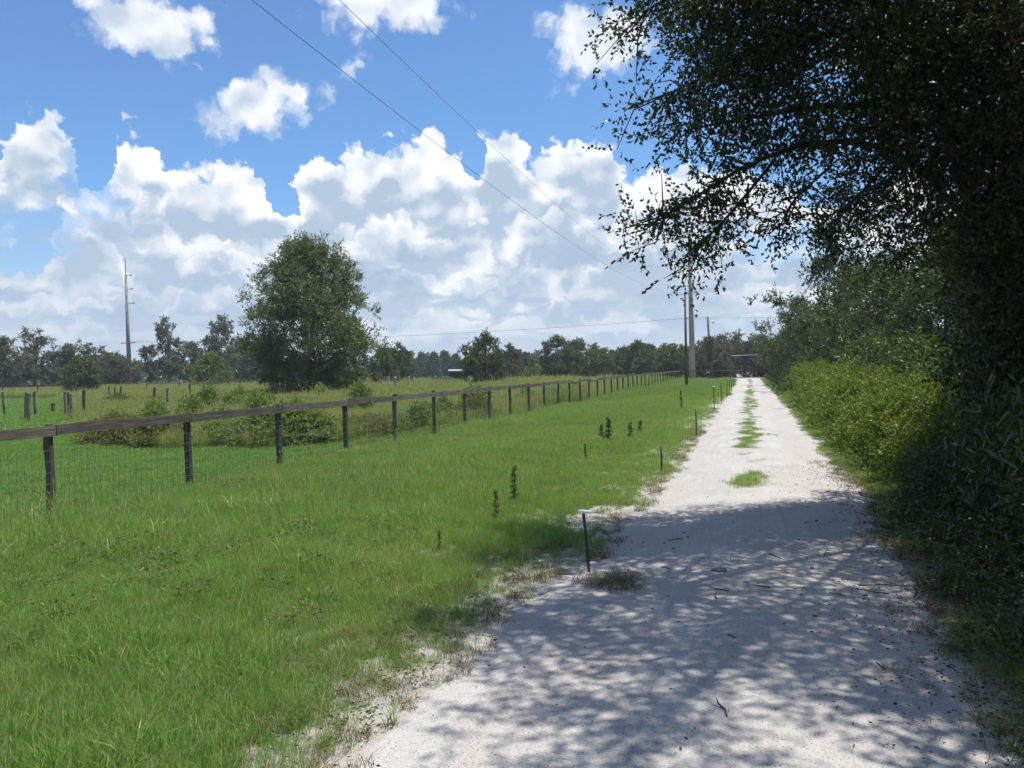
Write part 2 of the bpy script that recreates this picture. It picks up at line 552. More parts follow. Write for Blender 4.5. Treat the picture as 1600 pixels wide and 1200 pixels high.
def sand_mat():
    m_, k, p, o = new_mat('shell_sand')
    pos = pos_of(k)
    lng = k.v('MULTIPLY', pos, (1.0, 0.16, 1.0))
    n1 = k.noise(pos, 0.9, 4.0, 0.6)
    n2 = k.noise(pos, 9.0, 5.0, 0.65)
    n3 = k.noise(pos, 90.0, 2.0, 0.6)
    trk = k.noise(lng, 3.2, 3.0, 0.55)
    tread = k.noise(k.v('MULTIPLY', pos, (1.0, 0.05, 1.0)), 16.0, 2.0, 0.5)
    c = k.mix(k.step(n1, 0.3, 0.7), (0.385, 0.362, 0.338), (0.460, 0.438, 0.412))
    c = k.mix(k.m('MULTIPLY', k.step(trk, 0.52, 0.7), 0.45), c, (0.51, 0.49, 0.465))
    c = k.mix(k.m('MULTIPLY', k.step(n2, 0.56, 0.74), 0.4), c, (0.34, 0.305, 0.278))
    # pinkish-brown worn soil along the wheel ruts
    x, y, z = k.xyz(pos)
    rut = k.m('MULTIPLY', k.step(k.m('ABSOLUTE', k.m('SUBTRACT', k.m('ABSOLUTE', x), 0.95)), 0.45, 0.1), k.step(n1, 0.42, 0.62))
    c = k.mix(k.m('MULTIPLY', rut, 0.4), c, (0.37, 0.31, 0.28))
    c = k.mix(k.m('MULTIPLY', k.step(tread, 0.56, 0.70), 0.3), c, (0.32, 0.295, 0.275))
    # small dark grit and bits of leaf
    sp = k.node('ShaderNodeTexVoronoi', feature='F1')
    k.put(sp.inputs['Vector'], pos)
    sp.inputs['Scale'].default_value = 58.0
    grit = k.m('MULTIPLY', k.step(sp.outputs['Distance'], 0.34, 0.20), k.step(k.xyz(sp.outputs['Color'])[0], 0.72, 0.78))
    c = k.mix(k.m('MULTIPLY', grit, 0.75), c, (0.10, 0.085, 0.07))
    c = k.mix(k.m('MULTIPLY', k.step(n3, 0.50, 0.70), 0.55), c, (0.20, 0.185, 0.17))
    c = k.mix(k.m('MULTIPLY', k.step(k.noise(pos, 190.0, 2.0, 0.6), 0.55, 0.72), 0.4), c, (0.50, 0.48, 0.45))
    k.put(p.inputs['Base Color'], c)
    p.inputs['Roughness'].default_value = 0.95
    p.inputs['Specular IOR Level'].default_value = 0.12
    h = k.m('ADD', k.m('ADD', k.m('MULTIPLY', n2, 0.8), k.m('MULTIPLY', n3, 0.6)), k.m('ADD', k.m('MULTIPLY', trk, 1.0), k.m('MULTIPLY', tread, 0.55)))
    bump(k, p, h, 0.6, 0.035)
    return m_


M = {}
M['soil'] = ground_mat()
M['sand'] = sand_mat()
M['verge'] = grass_mat('verge_grass', (0.125, 0.250, 0.046), (0.245, 0.405, 0.092), (0.375, 0.400, 0.145), 0.19, trans=0.42, patch=0.55, deep=0.3)
M['lawn'] = grass_mat('lawn_grass', (0.150, 0.275, 0.055), (0.235, 0.390, 0.095), (0.305, 0.385, 0.120), 0.04, patch=0.5, trans=0.4)
M['meadow'] = grass_mat('meadow_grass', (0.185, 0.265, 0.060), (0.330, 0.400, 0.105), (0.440, 0.435, 0.150), 0.14, patch=0.5, trans=0.45)
M['dead'] = grass_mat('dead_grass', (0.10, 0.075, 0.045), (0.20, 0.15, 0.09), (0.24, 0.19, 0.11), 0.3)
M['oak'] = foliage_mat('oak_leaf', (0.026, 0.037, 0.015), (0.078, 0.098, 0.033), 0.45, 0.26, 0.4)
M['vine'] = foliage_mat('vine_leaf', (0.072, 0.128, 0.018), (0.200, 0.260, 0.042), 0.5, 0.38, 0.35, yellow=(0.30, 0.24, 0.05))
M['shrub'] = foliage_mat('shrub_leaf', (0.045, 0.078, 0.018), (0.115, 0.155, 0.038), 0.5, 0.32, 0.35)
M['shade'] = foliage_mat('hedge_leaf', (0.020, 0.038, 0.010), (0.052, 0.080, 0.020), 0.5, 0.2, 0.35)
M['hedgetree'] = foliage_mat('hedgerow_tree_leaf', (0.034, 0.056, 0.016), (0.098, 0.130, 0.040), 0.5, 0.3, 0.3)
M['laurel'] = foliage_mat('laurel_oak_leaf', (0.048, 0.074, 0.028), (0.175, 0.215, 0.085), 0.45, 0.33, 0.45)
M['moss'] = foliage_mat('mossy_oak_leaf', (0.070, 0.080, 0.056), (0.155, 0.168, 0.115), 0.6, 0.35, 0.25)
M['round'] = foliage_mat('field_tree_leaf', (0.056, 0.078, 0.032), (0.145, 0.172, 0.070), 0.5, 0.35, 0.3)
M['bright'] = foliage_mat('young_tree_leaf', (0.075, 0.120, 0.025), (0.155, 0.205, 0.045), 0.5, 0.35, 0.3)
M['pine'] = foliage_mat('pine_needle', (0.045, 0.075, 0.045), (0.095, 0.130, 0.072), 0.6, 0.25, 0.25)
M['brownweed'] = foliage_mat('dry_weed_leaf', (0.095, 0.105, 0.036), (0.220, 0.215, 0.085), 0.6, 0.35, 0.2)
M['weed'] = foliage_mat('bank_weed_leaf', (0.095, 0.150, 0.042), (0.220, 0.285, 0.085), 0.5, 0.4, 0.3)
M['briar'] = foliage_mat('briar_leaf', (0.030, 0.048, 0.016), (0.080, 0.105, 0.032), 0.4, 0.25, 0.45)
M['sapling'] = foliage_mat('weed_sapling_leaf', (0.050, 0.080, 0.028), (0.110, 0.150, 0.055), 0.6, 0.3, 0.2)
M['bark'] = wood_mat('tree_bark', (0.050, 0.040, 0.032), (0.125, 0.105, 0.085))
M['post'] = wood_mat('weathered_post', (0.048, 0.041, 0.033), (0.115, 0.098, 0.080))
M['rail'] = wood_mat('weathered_board', (0.060, 0.050, 0.040), (0.165, 0.140, 0.112), 'Y')
M['oldpost'] = wood_mat('grey_old_post', (0.075, 0.066, 0.055), (0.170, 0.150, 0.125))
M['palepost'] = plain_mat('pale_post', (0.42, 0.37, 0.31), 0.8)
M['polewood'] = wood_mat('pole_wood', (0.065, 0.060, 0.055), (0.135, 0.120, 0.105))
M['concrete'] = plain_mat('pole_concrete', (0.27, 0.245, 0.215), 0.85, 0, 0.15, 2.0)
M['steel'] = plain_mat('galvanised_steel', (0.32, 0.33, 0.34), 0.5, 0.6)
M['wire'] = plain_mat('fence_wire', (0.10, 0.10, 0.095), 0.7, 0.1, 0.1)
M['cable'] = plain_mat('line_cable', (0.16, 0.165, 0.175), 0.6, 0.2, 0.1)
M['rod'] = plain_mat('stake_rod', (0.022, 0.030, 0.024), 0.5)
M['cap'] = plain_mat('white_cap', (0.80, 0.80, 0.80), 0.4, 0, 0.05)
M['paintbar'] = plain_mat('pale_pipe', (0.55, 0.56, 0.57), 0.5, 0, 0.1)
M['shedwall'] = plain_mat('shed_wall', (0.10, 0.095, 0.085), 0.9)
M['shedroof'] = plain_mat('shed_roof', (0.36, 0.37, 0.38), 0.5, 0.2, 0.1)
M['twig'] = plain_mat('fallen_twig', (0.075, 0.060, 0.048), 0.9)
M['stone'] = plain_mat('dark_stone', (0.085, 0.080, 0.072), 0.9)
M['litter'] = foliage_mat('leaf_litter', (0.045, 0.034, 0.024), (0.130, 0.095, 0.062), 0.8, 0.05, 0.1, tcol=(1, 1, 1))


# ------------------------------------------------------------------ ground, lane, cross road
def road_left(y):
    y = np.asarray(y, dtype=float)
    b = np.interp(y, [-20, 0, 3.1, 4.1, 5.35, 7.1, 9.4, 12.9, 18.4, 28, 50, 110], [-1.5, -1.5, -1.55, -1.66, -1.42, -1.28, -1.18, -1.05, -1.06, -1.0, -1.0, -1.0])
    return b + 0.15 * fbm(y * 2.6, 0, 3, 5) + 0.05 * fbm(y * 11, 0, 4, 3)


def road_right(y):
    y = np.asarray(y, dtype=float)
    b = np.interp(y, [-20, 0, 3.8, 4.9, 6.35, 7.8, 9.8, 13, 18.5, 31, 55, 110], [0.8, 0.8, 0.92, 1.02, 1.12, 1.18, 1.35, 1.29, 1.31, 1.38, 1.46, 1.5])
    return b + 0.13 * fbm(y * 2.3, 0, 5, 5) + 0.05 * fbm(y * 10, 0, 6, 3)


def build_ground():
    # one sheet to the horizon, finer and gently uneven near the lane
    def axis(lo, hi, fine_lo, fine_hi, step, n):
        a = np.arange(fine_lo, fine_hi + 1e-6, step)
        left = -np.geomspace(1, abs(lo - fine_lo) + 1, n)[::-1] + 1 + fine_lo
        right = np.geomspace(1, abs(hi - fine_hi) + 1, n) - 1 + fine_hi
        return np.unique(np.round(np.concatenate([left, a, right]), 4))
    xs = axis(-1100, 1100, -12, 6, 0.5, 26)
    ys = axis(-400, 1300, -3, 40, 0.5, 26)
    X, Y = np.meshgrid(xs, ys)
    mask = np.clip((-X - 2.0) / 2.0, 0, 1) * np.clip((X + 60) / 30, 0, 1) + np.clip((X - 1.8) / 1.0, 0, 1) * np.clip((30 - X) / 10, 0, 1)
    mask *= np.clip((Y + 10) / 8, 0, 1) * np.clip((90 - Y) / 20, 0, 1)
    Z = mask * 0.05 * fbm(X * 0.6, Y * 0.6, 9, 3)
    V = np.stack([X.ravel(), Y.ravel(), Z.ravel()], 1)
    nx = len(xs)
    i, j = np.meshgrid(np.arange(nx - 1), np.arange(len(ys) - 1))
    q = (j * nx + i).ravel()
    F = np.stack([q, q + 1, q + nx + 1, q + nx], 1)
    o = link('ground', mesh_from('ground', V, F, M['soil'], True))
    tag(o, 'green and brown pasture soil under the grass', 'ground', kind='structure')


def ground_z(x, y):
    x, y = np.asarray(x, float), np.asarray(y, float)
    mask = np.clip((-x - 2.0) / 2.0, 0, 1) * np.clip((x + 60) / 30, 0, 1) + np.clip((x - 1.8) / 1.0, 0, 1) * np.clip((30 - x) / 10, 0, 1)
    mask = mask * np.clip((y + 10) / 8, 0, 1) * np.clip((90 - y) / 20, 0, 1)
    return mask * 0.05 * fbm(x * 0.6, y * 0.6, 9, 3)


def build_lane():
    ys = np.concatenate([np.arange(-8, 30, 0.05), np.arange(30, 101, 0.2)])
    L, Rr = road_left(ys), road_right(ys)
    n = 15
    t = np.linspace(0, 1, n)
    X = L[:, None] * (1 - t) + Rr[:, None] * t
    Y = np.repeat(ys[:, None], n, 1)
    edge = np.minimum(t, 1 - t)[None, :]
    # shallow wheel ruts and a low crown between them
    Z = 0.006 + np.clip(edge * 8, 0, 1) * (0.012 * np.cos((X - 0.1) * 3.1) + 0.012 + 0.008 * fbm(X * 2.5, Y * 0.9, 21, 3) + 0.008)
    V = np.stack([X.ravel(), Y.ravel(), Z.ravel()], 1)
    i, j = np.meshgrid(np.arange(n - 1), np.arange(len(ys) - 1))
    q = (j * n + i).ravel()
    o = link('sand_lane', mesh_from('sand_lane', V, np.stack([q, q + 1, q + n + 1, q + n], 1), M['sand'], True))
    tag(o, 'pale shell sand lane with grass down its middle', 'lane', kind='structure')
    xs = np.arange(-70, 70, 0.5)
    lo = 98.2 + 0.25 * fbm(xs * 1.3, 0, 7, 4)
    hi = 102.6 + 0.25 * fbm(xs * 1.1, 0, 8, 4)
    V = np.concatenate([np.stack([xs, lo, 0 * xs + 0.012], 1), np.stack([xs, hi, 0 * xs + 0.012], 1)])
    n = len(xs)
    q = np.arange(n - 1)
    o = link('cross_road', mesh_from('cross_road', V, np.stack([q, q + 1, q + 1 + n, q + n], 1), M['sand']))
    tag(o, 'pale sand road crossing the end of the lane', 'road', kind='structure')


build_ground()
build_lane()


# ------------------------------------------------------------------ plants: leaves, clumps, trees
def unit(a):
    return a / np.maximum(np.linalg.norm(a, axis=-1, keepdims=True), 1e-9)


def leaf_mesh(name, P, A, L, W, mat, r_, tint=None):
    """kite shaped leaves: base P, axis A, length L, width W"""
    n = len(P)
    side = unit(np.cross(A, r_.normal(size=(n, 3))))
    L = np.broadcast_to(L, n)[:, None] * r_.uniform(0.7, 1.25, (n, 1))
    W = np.broadcast_to(W, n)[:, None] * r_.uniform(0.75, 1.2, (n, 1))
    nrm = np.cross(A, side)
    mid = P + A * L * 0.48
    V = np.stack([P, mid - side * W / 2 + nrm * W * 0.12, P + A * L, mid + side * W / 2 + nrm * W * 0.12], 1).reshape(-1, 3)
    F = np.arange(4 * n).reshape(n, 4)
    if tint is None:
        tint = r_.uniform(0, 1, n)
    return mesh_from(name, V, F, mat, False, tint)


def sprigs(C, outdir, n_sprig, n_leaf, length, spread, r_, droop=0.0, jitter=0.25):
    """leaves along short sprigs radiating out of every clump centre; returns base points, axes and clump index"""
    m_ = len(C)
    d = unit(outdir[:, None, :] * (1 - spread) + r_.normal(size=(m_, n_sprig, 3)) * spread)
    d[..., 2] -= droop
    d = unit(d)
    ln = length[:, None] * r_.uniform(0.55, 1.15, (m_, n_sprig)) if hasattr(length, '__len__') else length * r_.uniform(0.55, 1.15, (m_, n_sprig))
    t = (np.arange(n_leaf) + r_.uniform(0, 1, (m_, n_sprig, n_leaf))) / n_leaf
    t = 0.12 + 0.88 * t
    P = C[:, None, None, :] + d[:, :, None, :] * (ln[..., None] * t)[..., None]
    P[..., 2] -= droop * (ln[..., None] * t) ** 2 * 0.8
    A = unit(d[:, :, None, :] * 0.75 + r_.normal(size=P.shape) * (0.35 + jitter))
    idx = np.broadcast_to(np.arange(m_)[:, None, None], P.shape[:3])
    return P.reshape(-1, 3), A.reshape(-1, 3), idx.reshape(-1)


def crown_points(r_, n, h0, h1, rad, shape, lump=0.22, shell=0.55):
    """clump centres in a lumpy solid of revolution between h0 and h1"""
    out = []
    ph = r_.uniform(0, 6.28, 6)
    while len(out) < n:
        t = r_.uniform(0, 1)
        a = r_.uniform(0, 2 * math.pi)
        lim = rad * shape(t) * (1 + lump * (math.sin(2 * a + ph[0] + 3 * t) + 0.7 * math.sin(3 * a + ph[1] - 5 * t) + 0.6 * math.sin(5 * a + ph[2] + 9 * t)) / 1.6)
        rr = lim * (1 - (1 - r_.uniform(0, 1) ** 0.5) * (1 - shell * 0.4))
        out.append((rr * math.cos(a), rr * math.sin(a), h0 + (h1 - h0) * t))
    return np.array(out)


def make_tree(name, seed, h, rad, mat, h0=0.0, shape=None, n_clump=120, n_sprig=7, n_leaf=8, sprig=0.6, leaf=(0.2, 0.08),
              spread=0.55, droop=0.0, lump=0.22, trunk_r=0.2, up=0.35, lean=0.0, limbs=26, cluster=1, cs=0.4):
    """two shared meshes (trunk with limbs, crown) of one kind of tree, standing on the origin"""
    r_ = np.random.default_rng(seed)
    shape = shape or (lambda t: math.sin(math.pi * min(1, 0.16 + 0.84 * t)) ** 0.6)
    if cluster > 1:
        # boughs: groups of clumps with darker gaps between the groups
        B_ = crown_points(r_, max(12, n_clump // cluster), h0, h, rad, shape, lump)
        C = B_[r_.integers(0, len(B_), n_clump)] + r_.normal(size=(n_clump, 3)) * cs * np.array([1, 1, 0.8])
        C[:, 2] = np.maximum(C[:, 2], h0)
    else:
        C = crown_points(r_, n_clump, h0, h, rad, shape, lump)
    C[:, 0] += lean * C[:, 2] / h
    ctr = np.array([0, 0, h0 + (h - h0) * 0.4])
    out = unit(unit(C - ctr) + np.array([0, 0, up]))
    P, A, I = sprigs(C, out, n_sprig, n_leaf, sprig, spread, r_, droop)
    ct = r_.uniform(0, 0.45, len(C))
    tint = np.clip(ct[I] + r_.uniform(0, 0.55, len(P)), 0, 1)
    crown = leaf_mesh(name + '_crown', P, A, leaf[0], leaf[1], mat, r_, tint)
    g = Geo()
    fork = h0 + (h - h0) * 0.22
    top = h * 0.9
    zs = np.linspace(-0.08, top, 7)
    path = [(lean * z / h + 0.06 * h / 10 * math.sin(z * 1.3 + seed), 0.06 * h / 10 * math.cos(z * 1.1 + seed), z) for z in zs]
    g.tube(path, [trunk_r * (1.25 if i == 0 else 1) * (1 - 0.85 * i / 6) for i in range(7)], 7)
    order = r_.permutation(len(C))[:limbs]
    for c in C[order]:
        z0 = max(0.3, min(top * 0.9, c[2] * r_.uniform(0.35, 0.75)))
        a = np.array([np.interp(z0, zs, [p[0] for p in path]), np.interp(z0, zs, [p[1] for p in path]), z0])
        mid = a * 0.45 + c * 0.55 + r_.normal(size=3) * 0.05 * h / 6 + np.array([0, 0, 0.05 * h])
        r0 = trunk_r * 0.42 * (1 - 0.6 * z0 / h)
        g.tube([a, mid, c], [r0, r0 * 0.55, r0 * 0.15], 5, False)
    trunk = g.mesh(name + '_trunk', M['bark'], True)
    return trunk, crown


def place_tree(kind, meshes, label, cat, loc, rz, sc, group=None):
    t = thing(kind, label, cat, loc, rz, group, sc if hasattr(sc, '__len__') else (sc, sc, sc))
    link('trunk', meshes[0], t)
    link('crown', meshes[1], t)
    return t


# ------------------------------------------------------------------ the live oak leaning over the lane
def spline(pts, n):
    pts = np.asarray(pts, float)
    k_ = np.concatenate([[2 * pts[0] - pts[1]], pts, [2 * pts[-1] - pts[-2]]])
    out = []
    seg = len(pts) - 1
    for t in np.linspace(0, seg - 1e-6, n):
        i = int(t)
        u = t - i
        a, b, c, d = k_[i:i + 4]
        out.append(0.5 * (2 * b + (c - a) * u + (2 * a - 5 * b + 4 * c - d) * u ** 2 + (-a + 3 * b - 3 * c + d) * u ** 3))
    return np.array(out)


def make_oak(seed, trunk, boughs, fills, leaf, mat):
    r_ = np.random.default_rng(seed)
    g = Geo()
    g.tube(spline(trunk[0], 9), list(np.linspace(trunk[1], trunk[1] * 0.55, 9)), 10)
    CL, OD = [], []
    for pts, r0, t0, gap, ln in boughs:
        n = max(8, int(len(pts) * 5))
        c = spline(pts, n)
        g.tube(c, list(np.linspace(r0 * 0.62, 0.008, n)), 7)
        seglen = np.linalg.norm(np.diff(c, axis=0), axis=1).sum()
        count = int(seglen * (1 - t0) / gap)
        for q in range(count):
            t = t0 + (1 - t0) * (q + r_.uniform()) / count
            i = min(n - 2, int(t * (n - 1)))
            p = c[i] + (c[i + 1] - c[i]) * (t * (n - 1) - i)
            fw = unit(c[i + 1] - c[i])
            d = unit(r_.normal(size=3) * np.array([1, 1, 0.75]) + fw * 0.9 + np.array([0, 0, -0.12]))
            l_ = ln * r_.uniform(0.45, 1.15) * (1 - 0.55 * max(0, t - 0.45))
            e1 = p + d * l_ * 0.55 + r_.normal(size=3) * 0.05
            e2 = p + d * l_ + r_.normal(size=3) * 0.09 + np.array([0, 0, -0.12 * l_])
            g.tube([p, e1, e2], [0.011, 0.007, 0.003], 4, False)
            m_ = max(2, int(l_ / 0.16))
            for w in np.linspace(0.25, 1.0, m_):
                CL.append(p + (e1 - p) * min(1, w / 0.55) if w < 0.55 else e1 + (e2 - e1) * (w - 0.55) / 0.45)
                OD.append(d)
    CL, OD = np.array(CL), np.array(OD)
    P, A, _ = sprigs(CL, OD, 3, 11, 0.34, 0.62, r_, 0.12, 0.2)
    n_b = len(P)
    PS, AS, LS = [P], [A], [np.full(n_b, leaf[0])]
    for c, rad, n, big in fills:
        q = unit(r_.normal(size=(n, 3))) * (r_.uniform(0.15, 1, (n, 1)) ** (1 / 2.2))
        C = np.array(c) + q * np.array(rad)
        P, A, _ = sprigs(C, unit(q + r_.normal(size=q.shape) * 0.4), 5, 9, 0.5, 0.7, r_, 0.1, 0.25)
        PS.append(P)
        AS.append(A)
        LS.append(np.full(len(P), leaf[0] * big))
        hub = min((b_[0][j_] for b_ in boughs for j_ in range(len(b_[0]))), key=lambda w: np.linalg.norm(np.array(w) - np.array(c)))
        for p in C[:: 9]:
            g.tube([hub, (p + np.array(hub)) / 2 + r_.normal(size=3) * 0.12, p], [0.012, 0.008, 0.004], 4, False)
    P, A, L = np.concatenate(PS), np.concatenate(AS), np.concatenate(LS)
    crown = leaf_mesh('oak_crown', P, A, L, L * leaf[1], mat, r_)
    return g.mesh('oak_trunk', M['bark'], True), crown


oakA = make_oak(
    3, ([(2.95, 11.6, -0.1), (2.9, 11.5, 1.2), (2.75, 11.2, 2.4), (2.6, 10.9, 3.3)], 0.30),
    [   # points, radius, leafy from, gap between side shoots, shoot length
        ([(2.6, 10.9, 3.3), (1.9, 9.6, 4.9), (0.55, 8.4, 5.45), (-0.3, 7.8, 5.15), (-0.85, 7.45, 4.8)], 0.13, 0.30, 0.06, 0.75),
        ([(1.2, 9.0, 5.0), (0.4, 8.5, 4.75), (-0.3, 8.1, 4.4), (-0.72, 7.8, 4.15)], 0.06, 0.15, 0.055, 0.6),
        ([(1.6, 9.6, 4.4), (0.7, 9.0, 4.25), (0.0, 8.6, 4.1), (-0.5, 8.25, 3.95)], 0.05, 0.12, 0.055, 0.6),
        ([(2.6, 10.9, 3.2), (1.7, 10.0, 3.9), (0.8, 9.2, 3.95), (0.05, 8.8, 3.68), (-0.5, 8.5, 3.32), (-0.9, 8.4, 3.08)], 0.06, 0.22, 0.055, 0.46),
        ([(0.3, 9.0, 3.75), (-0.1, 8.8, 3.25), (-0.38, 8.7, 2.95), (-0.58, 8.6, 2.78)], 0.03, 0.15, 0.065, 0.36),
        ([(0.9, 9.4, 3.75), (0.5, 9.1, 3.35), (0.34, 9.0, 3.05)], 0.025, 0.15, 0.06, 0.38),
        ([(1.5, 9.9, 3.8), (1.05, 9.7, 3.3), (0.85, 9.5, 2.95)], 0.03, 0.1, 0.05, 0.45),
        ([(2.6, 10.9, 3.3), (2.4, 8.6, 5.6), (1.6, 5.8, 6.3), (0.8, 3.4, 6.0), (0.2, 1.8, 5.5)], 0.05, 0.25, 0.08, 0.95),
        ([(2.6, 10.9, 3.3), (2.0, 10.6, 5.6), (0.8, 9.8, 6.9), (-0.6, 9.0, 7.0)], 0.12, 0.3, 0.07, 0.9),
        ([(2.4, 8.6, 5.6), (1.0, 7.0, 6.2), (0.1, 6.2, 6.2), (-0.25, 5.9, 6.0)], 0.07, 0.15, 0.06, 0.8),
        ([(2.6, 10.9, 3.3), (3.8, 10.6, 5.2), (4.8, 10.0, 6.2)], 0.13, 0.3, 0.1, 0.9),
        ([(2.6, 10.9, 3.3), (3.9, 12.0, 5.0), (5.0, 13.0, 5.6)], 0.12, 0.3, 0.1, 0.9),
    ],
    [   # centre, radii, clumps, leaf size factor
        ((1.75, 7.3, 6.1), (1.8, 2.5, 0.75), 660, 1.25),
        ((0.95, 9.2, 4.75), (1.25, 1.0, 0.95), 270, 1.0),
        ((1.7, 9.6, 4.9), (0.8, 0.8, 0.8), 170, 1.05),
        ((0.15, 8.5, 5.0), (0.85, 0.7, 0.55), 210, 1.0),
        ((0.5, 8.6, 5.7), (1.3, 1.0, 0.6), 130, 1.0),
        ((0.7, 5.4, 6.0), (0.7, 1.2, 0.5), 90, 1.2),
        ((2.5, 9.8, 4.7), (1.4, 1.0, 1.1), 460, 1.1),
        ((1.75, 10.1, 3.55), (0.75, 0.6, 0.75), 170, 1.05),
        ((3.5, 10.6, 4.4), (1.6, 1.8, 2.3), 900, 1.3),
        ((4.4, 8.2, 5.2), (1.6, 2.4, 1.7), 520, 1.5),
        ((3.1, 11.0, 2.4), (0.85, 0.8, 1.5), 420, 1.2),
        ((5.2, 13.0, 5.4), (1.6, 2.0, 1.7), 420, 1.6),
    ], (0.055, 0.52), M['oak'])
place_tree('live_oak', oakA, 'dark live oak with long leafy boughs hanging over the sand lane', 'tree', (0, 0, 0), 0.0, 1.0)

oakB = make_oak(
    8, ([(4.7, 3.4, -0.1), (4.6, 3.5, 1.5), (4.4, 3.8, 3.2)], 0.26),
    [
        ([(4.4, 3.8, 3.2), (3.6, 4.6, 4.6), (2.6, 5.4, 4.5), (1.9, 6.0, 4.1)], 0.09, 0.35, 0.07, 0.6),
        ([(4.4, 3.8, 3.2), (3.4, 3.2, 5.2), (2.0, 2.6, 5.8), (0.9, 2.2, 5.6)], 0.1, 0.3, 0.09, 0.9),
        ([(4.4, 3.8, 3.2), (4.8, 2.6, 5.0), (4.9, 1.2, 6.0)], 0.1, 0.3, 0.12, 0.9),
    ],
    [
        ((3.7, 4.8, 5.8), (1.7, 2.8, 1.0), 620, 1.5),
        ((4.6, 5.4, 4.2), (1.3, 1.9, 1.7), 420, 1.5),
        ((3.5, 5.6, 5.0), (1.0, 1.8, 0.7), 330, 1.3),
        ((3.9, 6.4, 2.6), (0.8, 1.2, 1.3), 300, 1.3),
    ], (0.056, 0.52), M['oak'])
place_tree('live_oak', oakB, 'second live oak shading the roots of the hedge beside the lane', 'tree', (0, 0, 0), 0.0, 1.0)


# ------------------------------------------------------------------ hedge along the right of the lane
def make_shrub(name, seed, h, rad, mat, leaf, n_clump, n_sprig=7, n_leaf=7, sprig=0.3, cluster=1, cs=0.16):
    dome = lambda t: max(0.05, (1 - t ** 2.2)) ** 0.5 * (0.82 + 0.18 * min(1, t * 5))
    r_ = np.random.default_rng(seed)
    if cluster > 1:
        B_ = crown_points(r_, n_clump // cluster, 0.06, h, rad, dome, 0.35, 0.8)
        C = B_[r_.integers(0, len(B_), n_clump)] + r_.normal(size=(n_clump, 3)) * cs
        C[:, 2] = np.maximum(C[:, 2], 0.05)
    else:
        C = crown_points(r_, n_clump, 0.06, h, rad, dome, 0.3, 0.8)
    out = unit(unit(C - np.array([0, 0, h * 0.3])) + np.array([0, 0, 0.3]))
    P, A, I = sprigs(C, out, n_sprig, n_leaf, sprig, 0.6, r_, 0.08)
    P[:, 2] = np.maximum(P[:, 2], 0.02)
    ct = r_.uniform(0, 0.5, len(C))
    fol = leaf_mesh(name + '_foliage', P, A, leaf[0], leaf[1], mat, r_, np.clip(ct[I] + r_.uniform(0, 0.52, len(P)), 0, 1))
    g = Geo()
    for c in C[:: max(1, n_clump // 22)]:
        b = np.array([c[0] * 0.3, c[1] * 0.3, -0.03])
        g.tube([b, (b + c) / 2 + r_.normal(size=3) * 0.06, c], [0.016, 0.011, 0.004], 4, False)
    return g.mesh(name + '_stem', M['bark'], True), fol


def place_shrub(meshes, label, loc, rz, sc, group, name='shrub', cat='shrub'):
    t = thing(name, label, cat, loc, rz, group, sc if hasattr(sc, '__len__') else (sc, sc, sc))
    link('stem', meshes[0], t)
    link('foliage', meshes[1], t)
    return t


vine = [make_shrub('vine_shrub', 40 + i, 1.25, 0.95, M['vine'], lf, 330, sprig=0.26, cluster=6, cs=0.15) for i, lf in enumerate([(0.060, 0.036), (0.085, 0.026), (0.050, 0.034)])]
green = [make_shrub('green_shrub', 50 + i, 1.35, 0.95, M['shrub'], lf, 300, sprig=0.28, cluster=6, cs=0.16) for i, lf in enumerate([(0.080, 0.045), (0.060, 0.034), (0.095, 0.030)])]
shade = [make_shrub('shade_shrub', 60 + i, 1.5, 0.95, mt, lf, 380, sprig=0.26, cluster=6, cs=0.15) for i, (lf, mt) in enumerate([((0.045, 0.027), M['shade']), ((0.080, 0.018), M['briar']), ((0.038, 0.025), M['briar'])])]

ORD = ['first', 'second', 'third', 'fourth', 'fifth', 'sixth', 'seventh', 'eighth', 'ninth', 'tenth', 'eleventh', 'twelfth', 'thirteenth', 'fourteenth', 'fifteenth', 'sixteenth', 'seventeenth']
VINE_L = 'yellow green vine covered shrub standing in sun at the lane edge'
GREEN_L = 'darker green leafy shrub growing behind the yellow vine shrubs'
SHADE_L = 'dark leafy shrub in deep shade under the overhanging oaks'
for i, (x, y, s, hz) in enumerate([(2.5, 12.6, .85, 1.0), (2.45, 14.2, .9, 1.0), (2.55, 15.9, 1.0, 1.05), (2.45, 17.8, .9, .95), (2.55, 19.9, 1.0, 1.0),
                                   (2.5, 22.2, 1.0, 1.05), (2.6, 24.6, 1.05, 1.0), (2.6, 27.3, 1.0, 1.0), (2.7, 30.2, 1.1, 1.05), (2.7, 33.5, 1.1, 1.0),
                                   (2.8, 37.2, 1.2, 1.0)]):
    place_shrub(vine[i % 3], 'yellow green vine shrub in sun at the lane edge, %s along from the live oak' % ORD[i], (x, y, 0), i * 2.1, (s, s, s * hz), 'sunlit shrubs along the lane')
for i, (x, y, s, hz) in enumerate([(3.6, 13.6, 1.1, .95), (3.9, 15.8, 1.3, .9), (4.1, 18.2, 1.4, .9), (4.2, 21.0, 1.45, .9), (4.2, 24.0, 1.5, .9), (4.3, 27.4, 1.5, .95),
                                   (4.2, 31.0, 1.5, 1.0), (3.9, 41.0, 1.4, 1.0), (3.5, 46.0, 1.4, 1.0), (3.4, 52.0, 1.4, 1.0), (3.4, 59.0, 1.4, 1.0),
                                   (3.4, 67.0, 1.4, 1.0), (3.4, 76.0, 1.4, 1.0), (2.15, 16.8, .45, .8), (2.2, 13.3, .45, .8), (2.2, 18.9, .5, .8)]):
    place_shrub(green[i % 3], ('darker green shrub behind the yellow vine shrubs, %s along from the live oak' % ORD[i]) if i < 13 else 'small green shrub squeezed between the yellow vine shrubs and the lane', (x, y, 0), i * 1.7, (s, s, s * hz), 'green shrubs of the hedge')
